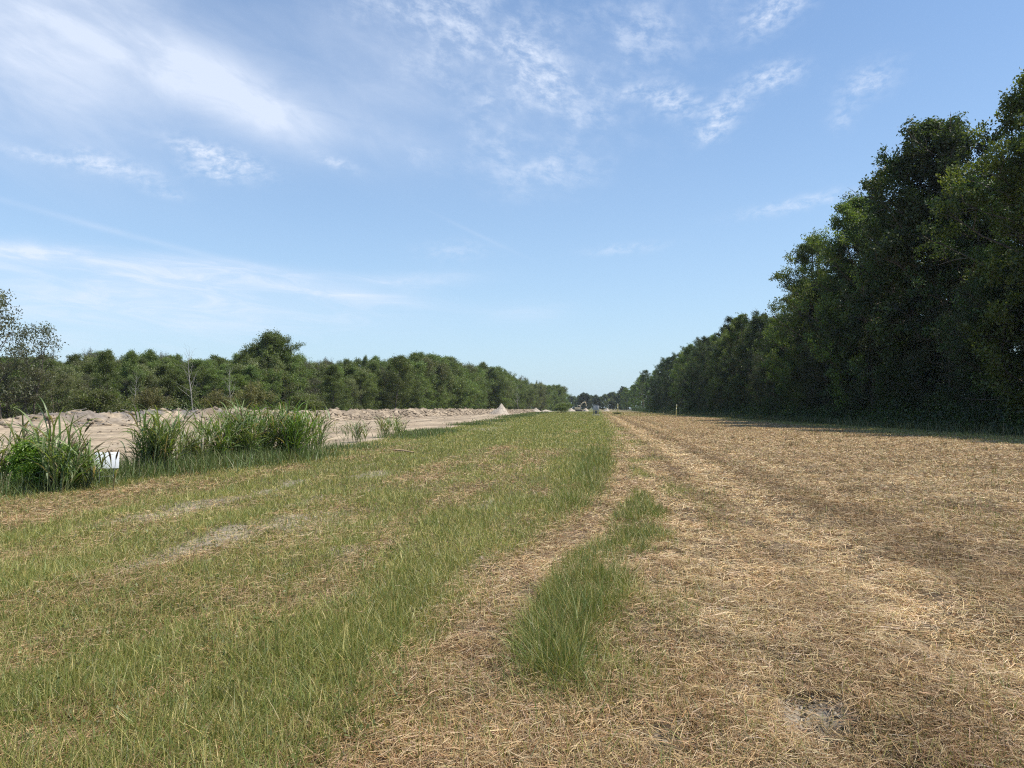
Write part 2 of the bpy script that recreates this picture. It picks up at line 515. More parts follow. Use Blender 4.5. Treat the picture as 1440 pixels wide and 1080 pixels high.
ax = axis(3000, 3000, 9, 0.10, 1.06)
ay = axis(300, 6000, 16, 0.10, 1.05)
GX, GY = np.meshgrid(ax, ay)
gx, gy = GX.ravel(), GY.ravel()
gzv = gz(gx, np.maximum(gy, 0)) * (gy > -5)
inD = (gx < edge_x(gy)) & (gy < 440)
gzv = np.where(inD, gzv - 0.45 * sstep(0.3, 1.5, edge_x(gy) - gx), gzv)
g, h, bare, warm, tall = field(gx, np.maximum(gy, 0))
soil = lerp((0.13, 0.095, 0.062), (0.20, 0.145, 0.09), fbm(gx, gy, 0.25, 91, 3))
straw_c = lerp((0.40, 0.30, 0.165), (0.30, 0.20, 0.11), warm) * band(gx, np.maximum(gy, 0))[:, None]
green_c = lerp((0.14, 0.165, 0.055), (0.18, 0.185, 0.07), fbm(gx, gy, 3, 93, 2))
farm = sstep(8, 60, gy)[:, None] * 0.85
surf = straw_c * (1 - g[:, None]) + green_c * g[:, None]
gcol = soil * (1 - farm) + surf * farm
sand = lerp((0.42, 0.365, 0.28), (0.28, 0.235, 0.17), fbm(gx, gy, 0.4, 97, 3))
gcol = gcol * (1 - bare[:, None]) + sand * bare[:, None]
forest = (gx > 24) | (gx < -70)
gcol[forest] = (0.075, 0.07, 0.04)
nx, ny = len(ax), len(ay)
ii = (np.arange(ny - 1)[:, None] * nx + np.arange(nx - 1)[None, :]).ravel()
GQ = np.stack([ii, ii + 1, ii + nx + 1, ii + nx], 1)


def earth_mat(name, s1, s2, bump, dark=0.45):
    m, t = new_mat(name)
    a = t.n('ShaderNodeVertexColor', layer_name='col')
    tcn = t.n('ShaderNodeTexCoord')
    n1 = t.noise(tcn.outputs['Object'], s1, 6, 0.65)
    n2 = t.noise(tcn.outputs['Object'], s2, 5, 0.6)
    k = t.m('MULTIPLY', t.ramp(n1, 0.3, 0.7, 1 - dark, 1.18), t.ramp(n2, 0.3, 0.7, 0.85, 1.12))
    c = t.mix(1.0, a.outputs[0], t.comb(k, k, k), 'MULTIPLY')
    b = t.n('ShaderNodeBsdfPrincipled'); b.inputs['Roughness'].default_value = 0.95; b.inputs['Specular IOR Level'].default_value = 0.15
    t.put(b.inputs['Base Color'], c)
    bp = t.n('ShaderNodeBump'); bp.inputs['Strength'].default_value = bump; bp.inputs['Distance'].default_value = 0.05
    t.put(bp.inputs['Height'], n1); t.put(b.inputs['Normal'], bp.outputs[0])
    o = t.n('ShaderNodeOutputMaterial'); t.put(o.inputs[0], b.outputs[0])
    return m


M_soil = earth_mat('field_soil', 9.0, 0.6, 0.6)
M_dirt = earth_mat('raw_dirt', 2.2, 0.35, 0.8, 0.35)
ground = link('ground', mesh_np('ground', np.stack([gx, gy, gzv], 1), GQ, col=gcol, mat=M_soil, smooth=True))
tag(ground, kind='structure')

# dirt clearing between the field and the bank
DY = np.concatenate([np.arange(2, 40, 0.35), np.geomspace(40, 430, 150)])
DU = np.linspace(0, 1, 90) ** 1.3
bank_x = np.interp(DY, BANK_XY[:, 1], BANK_XY[:, 0])
e0 = edge_x(DY) + 0.25 * (fbm(DY * 0, DY, 1.5, 101, 3) - .5) * 4
e1 = np.minimum(np.where(DY < 44, -75.0, bank_x - 6), e0 - 1.5)
DXg = e0[:, None] + (e1 - e0)[:, None] * DU[None, :]
DYg = np.repeat(DY[:, None], len(DU), 1)
fx, fy = DXg.ravel(), DYg.ravel()
rut = np.sin((fx - np.repeat(e0, len(DU))) * 2.1 + fbm(fx, fy, 12, 103, 2) * 5)
edgef = sstep(0, 2.0, np.repeat(e0, len(DU)) - fx)
dzv = gz(fx, fy) + 0.012 + edgef * ((fbm(fx, fy, 1.2, 107, 4) - .5) * 0.12 + 0.03 * rut + (fbm(fx, fy, 8, 109, 2) - .5) * .15)
dcol = lerp((0.47, 0.38, 0.265), (0.36, 0.275, 0.185), np.clip(fbm(fx, fy * 0.5, 3.0, 113, 4) * 1.6 - .3, 0, 1))
dcol *= (0.84 + 0.22 * (rut * 0.5 + .5))[:, None] * (0.62 + 0.72 * fbm(fx, fy * 0.12, 1.4, 115, 4))[:, None]
nu = len(DU)
ii = (np.arange(len(DY) - 1)[:, None] * nu + np.arange(nu - 1)[None, :]).ravel()
DQ = np.stack([ii + 1, ii, ii + nu, ii + nu + 1], 1)
tag(link('dirt_road', mesh_np('dirt_road', np.stack([fx, fy, dzv], 1), DQ, col=dcol, mat=M_dirt, smooth=True)), kind='structure')

# bank of pushed up dirt along the far side of the clearing
seg = np.sqrt((np.diff(BANK_XY, axis=0) ** 2).sum(1)); cum = np.concatenate([[0], np.cumsum(seg)])
S = np.arange(0, cum[-1], 0.35)
bx, by = np.interp(S, cum, BANK_XY[:, 0]), np.interp(S, cum, BANK_XY[:, 1])
tx, ty = np.gradient(bx), np.gradient(by); tl = np.hypot(tx, ty); nxv, nyv = ty / tl, -tx / tl
wv = np.linspace(-3.4, 3.4, 40)
prof = np.interp(np.abs(wv), [0, 0.5, 1.2, 2.2, 3.4], [1.0, 0.95, 0.62, 0.22, -0.08])
hgt = np.interp(by, [44, 56, 60, 70, 90, 140, 200, 320], [0.6, 0.75, 1.05, 1.2, 1.15, 1.25, 1.1, 0.8])
Xb = bx[:, None] + nxv[:, None] * wv[None, :]; Yb = by[:, None] + nyv[:, None] * wv[None, :]
rough = (fbm(Xb, Yb, 2.6, 121, 4) - .5) * 1.1 + (0.30 - np.abs(fbm(Xb, Yb, 1.1, 127, 3) - .5)) * 1.2 + (vnoise(Xb, Yb, 0.45, 129) - .5) * 0.5
Zb = prof[None, :] * hgt[:, None] * (1 + 0.25 * (fbm(S * 1.0, S * 0, 7, 131, 2) - .5))[:, None] + rough * np.clip(prof, 0, 1)[None, :] * 0.62 - 0.03
bc = lerp((0.42, 0.335, 0.235), (0.24, 0.19, 0.135), np.clip(fbm(Xb, Yb, 2.2, 137, 4).ravel() * 2.8 - .70, 0, 1)) * (0.75 + 0.5 * vnoise(Xb, Yb, 0.5, 138).ravel())[:, None]
grey = np.clip(np.exp(-((Xb.ravel() + 42) / 5) ** 2) * sstep(-.5, 2.0, -np.broadcast_to(wv, Xb.shape).ravel() + 2.2) * 1.1, 0, 1) * sstep(.35, .6, fbm(Xb, Yb, 1.2, 139, 3)).ravel()
bc = bc * (1 - grey[:, None]) + np.array((0.20, 0.18, 0.165)) * grey[:, None]
nw = len(wv); ii = (np.arange(len(S) - 1)[:, None] * nw + np.arange(nw - 1)[None, :]).ravel()
BQ = np.stack([ii, ii + 1, ii + nw + 1, ii + nw], 1)
tag(link('dirt_bank', mesh_np('dirt_bank', np.stack([Xb, Yb, Zb], -1), BQ, col=bc, mat=M_dirt, smooth=True)), kind='structure')


# clods and broken roots tipped on the bank
n = 5200
si = rng.integers(0, len(S), n); wi = rng.integers(3, nw - 3, n)
cp = np.stack([Xb[si, wi] + rng.normal(0, .1, n), Yb[si, wi] + rng.normal(0, .1, n), Zb[si, wi]], 1)
nd = 900
ry_ = np.exp(rng.uniform(math.log(16), math.log(200), nd)); re_ = edge_x(ry_); rb_ = np.interp(ry_, BANK_XY[:, 1], BANK_XY[:, 0])
cp = np.concatenate([cp, np.stack([re_ - 1.5 - rng.random(nd) * np.maximum(re_ - rb_ - 4, 1), ry_, 0 * ry_ - 0.02], 1)])
n = len(cp)
oct_ = np.array([[1, 0, 0], [0, 1, 0], [-1, 0, 0], [0, -1, 0], [0, 0, 1], [0, 0, -1], [.7, .7, .3], [-.7, .6, .4], [-.6, -.7, .3], [.7, -.6, .4]], float)
ocT = np.array([[0, 6, 4], [6, 1, 4], [1, 7, 4], [7, 2, 4], [2, 8, 4], [8, 3, 4], [3, 9, 4], [9, 0, 4], [6, 0, 5], [1, 6, 5], [7, 1, 5], [2, 7, 5], [8, 2, 5], [3, 8, 5], [9, 3, 5], [0, 9, 5]])
csz = np.where(np.arange(n) < n - nd, rng.gamma(2.0, 0.055, n) + 0.04, rng.gamma(2.0, 0.025, n) + 0.03)
vv = oct_[None] * rng.uniform(0.65, 1.25, (n, 10, 1)) * csz[:, None, None] * np.stack([rng.uniform(.8, 1.6, n), rng.uniform(.8, 1.3, n), rng.uniform(.5, .9, n)], 1)[:, None, :]
aa = rng.uniform(0, 6.28, n); ca_, sa_ = np.cos(aa)[:, None], np.sin(aa)[:, None]
vv = np.stack([vv[:, :, 0] * ca_ - vv[:, :, 1] * sa_, vv[:, :, 0] * sa_ + vv[:, :, 1] * ca_, vv[:, :, 2]], -1) + cp[:, None, :]
cc_ = lerp((0.42, 0.335, 0.235), (0.20, 0.16, 0.12), rng.random(n) ** 1.2)
tag(link('dirt_clods', mesh_np('dirt_clods', vv.reshape(-1, 3), None, (np.arange(n)[:, None, None] * 10 + ocT[None]).reshape(-1, 3), col=np.repeat(cc_, 10, 0), mat=M_dirt)), 'clods of earth scattered over the dirt bank', 'clods', kind='stuff')
k = np.nonzero((np.abs(cp[:, 0] + 42) < 6) & (np.arange(n) < n - nd))[0]
k = k[rng.integers(0, len(k), 420)]
L = rng.uniform(0.3, 1.1, len(k)); a0 = rng.uniform(0, 6.28, len(k)); e0 = rng.normal(0.15, 0.3, len(k)); tt = np.linspace(-.5, .5, 3)[None, :]
Pd = np.stack([cp[k, 0][:, None] + np.cos(a0)[:, None] * L[:, None] * tt, cp[k, 1][:, None] + np.sin(a0)[:, None] * L[:, None] * tt, cp[k, 2][:, None] + 0.12 + np.sin(e0)[:, None] * L[:, None] * tt + rng.normal(0, .03, (len(k), 3))], -1)
V, Q = tubes([(Pd[i], 0.022, 4) for i in range(len(k))])
tag(link('root_debris', mesh_np('root_debris', V, Q, mat=M_palebark)), 'grey broken roots and twigs heaped on the bank', 'debris', kind='stuff')


def pile(px, Y, wid, hh, lean, label, seed):
    """a heap of tipped dirt"""
    x0 = at(px, Y); n = 36
    u = np.linspace(-1, 1, n); U, Vv = np.meshgrid(u, u)
    r = np.sqrt((U - lean * np.clip(1 - np.abs(U), 0, 1)) ** 2 + Vv ** 2)
    z = np.clip(1 - r, -0.02, 1) ** 1.05 if False else np.clip(1 - r, -0.03, 1)
    X, Yy = U * wid / 2, Vv * wid / 2
    z = z * hh * (0.85 + 0.3 * fbm(X, Yy, wid / 4, seed, 3)) + (fbm(X, Yy, wid / 9, seed + 5, 3) - .5) * hh * 0.16
    z = np.where(r > 1, -0.05, z)
    c = lerp((0.50, 0.44, 0.36), (0.40, 0.33, 0.26), fbm(X, Yy, wid / 5, seed + 9, 3).ravel())
    ii = (np.arange(n - 1)[:, None] * n + np.arange(n - 1)[None, :]).ravel()
    me = mesh_np('dirt_pile', np.stack([X, Yy, z], -1), np.stack([ii, ii + 1, ii + n + 1, ii + n], 1), col=c, mat=M_dirt, smooth=True)
    tag(link('dirt_pile', me, loc=(x0, Y, 0)), label, 'dirt pile', 'piles of tipped dirt')


pile(701, 190, 5.4, 3.0, 0.35, 'tallest pale peaked dirt pile standing at the end of the bank', 201)
pile(753, 300, 5.0, 1.7, 0.1, 'small rounded pale dirt pile between the peaked pile and the weeds', 211)
pile(769, 330, 6.5, 1.0, -0.2, 'low wide pale dirt pile just left of the tall weeds', 221)
pile(803, 395, 5.0, 1.7, 0.0, 'pale dirt pile just left of the excavator', 227)
pile(823, 400, 4.0, 1.8, 0.2, 'pale dirt pile just right of the excavator', 229)
pile(853, 410, 3.4, 2.0, 0.2, 'whitish dirt pile beyond the grey cabinet, beside right treeline', 233)

# ------------------------------------------------------------------ field grass and straw (nobody could count it)
def sample(n, y0, y1, xl=None, xr=None, p=0.0):
    """points whose density falls with the square of the distance"""
    y = np.exp(rng.uniform(math.log(y0), math.log(y1), n))
    lo, hi = -0.80 * 1.07, 0.565 * 1.12
    x = y * rng.uniform(lo - 0.03, hi + 0.03, n)
    k = (x > edge_x(y) - 0.3) & (x < 27)
    return x[k], y[k]


def standing(x, y, length, lean, width, colr, K):
    n = len(x)
    a = rng.uniform(0, 2 * np.pi, n)
    d = np.stack([np.cos(a), np.sin(a)], 1)
    t = np.linspace(0, 1, K)[None, :]
    hor = (np.sin(lean)[:, None] * t + 0.35 * lean[:, None] * t ** 2) * length[:, None]
    ver = (np.cos(lean)[:, None] * t - 0.28 * lean[:, None] * t ** 2) * length[:, None]
    P = np.empty((n, K, 3))
    P[:, :, 0] = x[:, None] + d[:, :1] * hor; P[:, :, 1] = y[:, None] + d[:, 1:] * hor
    P[:, :, 2] = gz(x, y)[:, None] - 0.006 + ver
    b = rng.uniform(0, 2 * np.pi, n)
    side = np.stack([np.cos(b), np.sin(b), 0 * b], 1)
    prof = np.interp(np.linspace(0, 1, K), [0, .35, 1], [0.8, 1.0, 0.08])[None, :]
    return ribbons(P, width[:, None] * prof * 0.5, side, colr)


def lying(x, y, length, width, colr, zmax, K=3, ali=None):
    n = len(x)
    a = rng.uniform(0, 2 * np.pi, n)
    if ali is not None:
        a = np.where(rng.random(n) < ali, np.pi / 2 + rng.normal(0, 0.5, n), a)
    e = rng.normal(0.03, 0.20, n)
    bend = rng.normal(0, 0.55, n)
    t = np.linspace(-0.5, 0.5, K)[None, :]
    aa = a[:, None] + bend[:, None] * t
    P = np.empty((n, K, 3))
    P[:, :, 0] = x[:, None] + np.cos(aa) * t * length[:, None]
    P[:, :, 1] = y[:, None] + np.sin(aa) * t * length[:, None]
    z0 = gz(x, y) + rng.random(n) ** 1.4 * zmax
    P[:, :, 2] = np.maximum(z0[:, None] + np.sin(e)[:, None] * t * length[:, None] - 0.3 * length[:, None] * t ** 2 * rng.random(n)[:, None],
                            gz(x, y)[:, None] - 0.008)
    r = rng.uniform(-0.9, 0.9, n)
    side = np.stack([-np.sin(a) * np.cos(r), np.cos(a) * np.cos(r), np.sin(r)], 1)
    prof = np.interp(np.linspace(0, 1, K), [0, .5, 1], [0.7, 1.0, 0.5])[None, :]
    return ribbons(P, width[:, None] * prof * 0.5, side, colr)


def pal(n, cols, wts, jit=0.16):
    cols = np.array(cols); i = rng.choice(len(cols), n, p=np.array(wts) / sum(wts))
    return cols[i] * (1 + rng.normal(0, jit, (n, 1))) * (1 + rng.normal(0, 0.04, (n, 3)))


GREENS = [(0.14, 0.165, 0.038), (0.185, 0.20, 0.050), (0.26, 0.24, 0.075), (0.37, 0.30, 0.12), (0.15, 0.16, 0.065), (0.48, 0.37, 0.18)]
STRAWS = [(0.57, 0.445, 0.225), (0.48, 0.36, 0.165), (0.63, 0.505, 0.30), (0.35, 0.23, 0.105), (0.27, 0.17, 0.08), (0.50, 0.40, 0.25)]

gp_, sp_, tp_ = [], [], []
N = 1900000
x, y = sample(N, 2.5, 330)
g, h, bare, warm, tall = field(x, y)
u = rng.random(len(x))
keep = rng.random(len(x)) > bare * 0.78
thin = fbm(x, y, 0.32, 151, 3)
keep &= (rng.random(len(x)) < np.clip(1.6 * thin - 0.12 + 0.6 * g + 0.5 * sstep(9, 22, y), 0.12, 1)) & (y > 2.2)
is_g = u < g
for lo, hi, K in ((0, 13, 4), (13, 400, 3)):
    k = keep & is_g & (y >= lo) & (y < hi)
    xx, yy, hh, tl_ = x[k], y[k], h[k], tall[k]
    n = len(xx)
    c = pal(n, GREENS, [2.6, 3, 2.8, 2.4, 1.2, 1.8])
    patch = fbm(xx, yy, 2.2, 157, 3)[:, None]
    c = c * (0.97 + 0.34 * patch) * np.array((1.0, 1.03, 0.9))
    ct = pal(n, [(0.125, 0.165, 0.034), (0.165, 0.20, 0.044), (0.24, 0.23, 0.062), (0.38, 0.30, 0.12)], [3, 3, 2.4, 2.6])
    c = np.where((rng.random(n) < tl_)[:, None], ct, c)
    L = hh * rng.uniform(0.55, 1.5, n) * np.where(rng.random(n) < 0.07, 1.4, 1) * (1 + 0.25 * sstep(15, 60, yy))
    lean = np.abs(rng.normal(0.78, 0.42, n)) * (1 - 0.35 * tl_)
    wd = np.maximum(rng.uniform(0.0026, 0.0062, n), 0.48 * yy / 754)
    gp_.append(standing(xx, yy, L, lean, wd, c, K)) if True else None
    # dead strands
    k = keep & ~is_g & (y >= lo) & (y < hi)
    xx, yy, ww, gg = x[k], y[k], warm[k], g[k]
    n = len(xx)
    c = pal(n, STRAWS, [3.2, 3, 1.8, 2.2, 1.4, 1.6])
    dull = np.array((0.86, 0.74, 0.62))
    c = c * (1 - ww[:, None] * 0.65 * (1 - dull)[None, :]) * (1.06 - 0.28 * ww[:, None]) * (0.66 + 0.62 * fbm(xx, yy, 0.5, 163, 3))[:, None] * band(xx, yy)[:, None]
    up_ = (rng.random(n) < 0.16 + 0.15 * gg) | (yy > 45) & (rng.random(n) < .4)
    L = rng.uniform(0.05, 0.20, n)
    wd = np.maximum(rng.uniform(0.0020, 0.0050, n), 0.44 * yy / 754)
    sp_.append(lying(xx[~up_], yy[~up_], np.maximum(L, 2.0 * wd)[~up_], wd[~up_], c[~up_], 0.055, K, 0.25))
    sp_.append(standing(xx[up_], yy[up_], L[up_] * 0.75, np.abs(rng.normal(0.8, 0.4, up_.sum())), wd[up_], c[up_], K))
V, Q, C = merge(gp_)
tag(link('field_grass', mesh_np('field_grass', V, Q, col=C, mat=M_grass)), 'short mown green grass covering the field', 'grass', kind='stuff')
V, Q, C = merge(sp_)
tag(link('cut_straw', mesh_np('cut_straw', V, Q, col=C, mat=M_straw)), 'tan cut straw lying over the right side of the field', 'straw', kind='stuff')
del V, Q, C, gp_, sp_

# ------------------------------------------------------------------ trees
def leaves_np(c, size, nrm_up, colr, asp=0.5):
    """diamond leaves at points c"""
    n = len(c)
    d = rng.normal(0, 1, (n, 3)); d[:, 2] -= 0.35; d = norm(d)
    up = rng.normal(0, 1, (n, 3)); up[:, 2] += nrm_up
    s = norm(np.cross(d, up))
    sz = size[:, None]
    V = np.stack([c, c + d * sz * 0.5 + s * sz * asp * 0.5, c + d * sz, c + d * sz * 0.5 - s * sz * asp * 0.5], 1).reshape(-1, 3)
    Q = np.arange(n * 4).reshape(-1, 4)
    return V, Q, np.repeat(colr, 4, 0)


def make_tree(kind, H, rad, base=0.05, limbs=30, sec=8, cl=5, lv=20, lsize=0.15, up=0.5, shape='oval', greens=None,
              spread=0.40, trunk_r=None, bark=None, stems=1, mat=None, droop=0.0, asp=0.5):
    """returns (trunk mesh, crown mesh)"""
    tl, cent, cvar = [], [], []
    r0 = trunk_r or H * 0.014
    for st in range(stems):
        K = 9
        t = np.linspace(0, 1, K)
        lean = rng.normal(0, 0.05, 2) if stems == 1 else rng.normal(0, 0.16, 2)
        wob = rng.normal(0, H * 0.008, (K, 2)); wob[0] = 0
        Hs = H * (0.93 if stems == 1 else rng.uniform(0.6, 0.95))
        off = np.zeros(2) if stems == 1 else rng.normal(0, rad * 0.16, 2)
        TP = np.stack([off[0] + lean[0] * t * Hs + np.cumsum(wob[:, 0]), off[1] + lean[1] * t * Hs + np.cumsum(wob[:, 1]), t * Hs - 0.1 * (t == 0)], 1)
        TR = r0 / math.sqrt(stems) * (1 - 0.9 * t) + 0.01
        TR[0] *= 1.35
        tl.append((TP, TR, 7))
        nl = max(4, limbs // stems)
        ga = rng.uniform(0, 6.28)
        for i in range(nl):
            f = base + (1 - base) * ((i + rng.uniform(0, 1)) / nl) ** 0.92
            f = min(f, 0.99)
            if shape == 'oval': pr = math.sin(math.pi * min(1, 0.16 + 0.84 * f) ** 0.85) ** 0.6
            elif shape == 'cone': pr = (1 - f) ** 0.75 + 0.10
            elif shape == 'round': pr = max(0.12, math.sqrt(max(0, 1 - (2 * f - 0.9) ** 2 / 1.3)))
            elif shape == 'bush': pr = max(0.25, math.sqrt(max(0, 1 - f * f)))
            else: pr = 0.55 + 0.45 * math.sin(math.pi * f)          # column
            ln = rad * pr * rng.uniform(0.62, 1.18)
            ga += 2.4 + rng.normal(0, 0.4)
            elv = up * (0.4 + 0.9 * f) + rng.normal(0, 0.16)
            p0 = np.array([np.interp(f * H / Hs if False else f, t, TP[:, k]) for k in range(3)])
            d = np.array([math.cos(ga) * math.cos(elv), math.sin(ga) * math.cos(elv), math.sin(elv)])
            s = np.linspace(0, 1, 6)[:, None]
            LP = p0 + d * s * ln + np.array([0, 0, 1.0]) * (0.16 * s ** 2 - droop * s ** 2.4) * ln + np.cumsum(rng.normal(0, ln * 0.018, (6, 3)), 0) * (s > 0)
            rl = max(0.012, min(r0 * 0.42, ln * 0.018))
            tl.append((LP, rl * (1 - 0.85 * s[:, 0]), 4))
            lt = rng.uniform(0.75, 1.2)
            for j in range(sec):
                q = rng.uniform(0.22, 1.0) ** 0.8
                b0 = np.array([np.interp(q, s[:, 0], LP[:, k]) for k in range(3)])
                dv = norm(d * 0.75 + rng.normal(0, 0.62, 3) + np.array([0, 0, 0.22]))
                l2 = ln * rng.uniform(0.22, 0.42) * (1.1 - 0.45 * q) + 0.25
                e2 = b0 + dv * l2
                if j % 2 == 0: tl.append((np.stack([b0, (b0 + e2) / 2 + rng.normal(0, l2 * 0.05, 3), e2]), np.array([rl * 0.4, rl * 0.3, 0.006]), 3))
                qs = rng.uniform(0.25, 1.08, cl)[:, None]
                cc = b0 + (e2 - b0) * qs + rng.normal(0, spread * 0.35, (cl, 3))
                cent.append(cc); cvar.append(np.full(cl, lt * rng.uniform(0.85, 1.15)))
        top = TP[-1]
        cc = top + rng.normal(0, 1, (max(6, cl * 2), 3)) * np.array([spread, spread, spread * 0.9]); cent.append(cc); cvar.append(np.ones(len(cc)))
    V, Q = tubes(tl)
    tm = mesh_np('trunk', V, Q, mat=bark or M_bark, smooth=True)
    if lv <= 0: return tm, None
    c = np.concatenate(cent); cv = np.concatenate(cvar)
    cid = np.repeat(np.arange(len(c)), lv)
    pts = c[cid] + rng.normal(0, 1, (len(cid), 3)) * np.array([spread, spread, spread * 0.8]) * 0.55
    pts[:, 2] = np.maximum(pts[:, 2], 0.08)
    gsel = np.array(greens or [(0.045, 0.075, 0.020)])
    gi = rng.integers(0, len(gsel), len(c))
    colr = gsel[gi][cid] * cv[cid][:, None] * (1 + rng.normal(0, 0.18, (len(cid), 1)))
    V, Q, C = leaves_np(pts, lsize * rng.uniform(0.7, 1.3, len(cid)), 1.1, colr, asp)
    V *= np.array([1, 1, H / np.percentile(V[:, 2], 99.8)])
    return tm, mesh_np('crown', V, Q, col=np.clip(C, 0.005, 1), mat=mat or M_leaf)


def plant(kind, meshes, x, y, sc=1.0, rz=None, label='', cat='tree', group=None, z=0.0, pn=('trunk', 'crown'), bare_label=None):
    e = empty(kind, (x, y, z), rng.uniform(0, 6.28) if rz is None else rz, sc)
    tag(e, label, cat, group)
    for nm, me in zip(pn, meshes):
        if me is not None: link(nm, me, e)
    return e


DK = [(0.045, 0.070, 0.021), (0.055, 0.085, 0.024), (0.037, 0.057, 0.021)]
MID = [(0.144, 0.190, 0.046), (0.174, 0.214, 0.053), (0.120, 0.162, 0.046)]
YEL = [(0.131, 0.175, 0.035), (0.169, 0.206, 0.043), (0.106, 0.147, 0.035)]
GRN = [(0.178, 0.190, 0.081), (0.149, 0.167, 0.069), (0.201, 0.205, 0.094)]
GRY = [(0.150, 0.150, 0.095), (0.125, 0.13, 0.08), (0.18, 0.165, 0.10)]
LDK = [(0.126, 0.166, 0.046), (0.150, 0.192, 0.053), (0.110, 0.144, 0.046)]
BRN = [(0.20, 0.195, 0.065), (0.17, 0.18, 0.06), (0.24, 0.215, 0.08)]

# tall hardwoods of the right treeline, foliage down to the ground (nominal height 22 m)
RMD = [(0.078, 0.117, 0.031), (0.094, 0.133, 0.034), (0.065, 0.099, 0.029)]
RT = [make_tree('oak', 22, 5.4, 0.05, 46, 9, 5, 17, 0.24, 0.45, 'oval', DK, 0.36),
      make_tree('oak', 22, 5.0, 0.05, 46, 9, 5, 17, 0.23, 0.55, 'oval', RMD, 0.36),
      make_tree('oak', 22, 4.6, 0.06, 46, 9, 5, 17, 0.24, 0.6, 'column', DK, 0.36),
      make_tree('oak', 22, 5.6, 0.05, 48, 9, 5, 16, 0.23, 0.40, 'oval', YEL, 0.36),
      make_tree('oak', 22, 5.0, 0.30, 36, 9, 5, 18, 0.18, 0.5, 'round', DK + RMD, 0.40)]
# smaller edge trees standing in front
RE = [make_tree('edge', 12, 3.6, 0.03, 34, 8, 5, 18, 0.15, 0.45, 'oval', DK, 0.40),
      make_tree('edge', 12, 3.4, 0.03, 34, 8, 5, 15, 0.14, 0.35, 'column', [(0.075, 0.088, 0.045), (0.06, 0.072, 0.036)], 0.42, droop=0.15),
      make_tree('edge', 9, 3.4, 0.02, 30, 8, 5, 18, 0.14, 0.4, 'bush', RMD, 0.40)]
# left treeline (nominal height 10 m)
LT = [make_tree('willow', 10, 2.9, 0.03, 34, 8, 5, 15, 0.15, 0.75, 'oval', GRN, 0.34, stems=3),
      make_tree('willow', 10, 3.1, 0.03, 36, 8, 5, 15, 0.15, 0.8, 'bush', MID, 0.36, stems=4),
      make_tree('tree', 10, 2.8, 0.05, 34, 8, 5, 17, 0.17, 0.5, 'oval', MID + LDK, 0.36),
      make_tree('tree', 10, 3.2, 0.06, 36, 8, 5, 18, 0.17, 0.45, 'round', LDK, 0.38),
      make_tree('cedar', 10, 2.4, 0.03, 46, 7, 5, 18, 0.13, 0.35, 'cone', LDK, 0.30),
      make_tree('willow', 10, 2.7, 0.03, 32, 8, 5, 12, 0.14, 0.85, 'column', GRY, 0.36, stems=3),
      make_tree('tree', 10, 2.9, 0.05, 34, 8, 5, 17, 0.17, 0.5, 'oval', YEL, 0.38)]
BIG = make_tree('big', 13, 4.6, 0.04, 56, 9, 6, 18, 0.20, 0.55, 'oval', MID + LDK, 0.42)
SAP = make_tree('sapling', 8, 2.3, 0.05, 30, 7, 4, 5, 0.15, 0.8, 'oval', [(0.10, 0.105, 0.06), (0.085, 0.09, 0.05), (0.11, 0.115, 0.055)] * 2, 0.34, stems=2)
SNAG = make_tree('snag', 9.5, 2.0, 0.25, 18, 6, 1, 0, 0.1, 0.9, 'column', trunk_r=0.09, bark=M_palebark)
FAR = [make_tree('far', 15, 5.5, 0.05, 30, 8, 5, 12, 0.42, 0.5, 'round', DK, 0.7),
       make_tree('far', 15, 5.0, 0.05, 30, 8, 5, 12, 0.42, 0.5, 'oval', DK + GRN, 0.7)]

# ---- right treeline
def right_x(Y): return np.interp(Y, [20, 60, 120, 190, 350, 530, 700], [29.5, 28.5, 27.5, 26.5, 24, 20, 17])


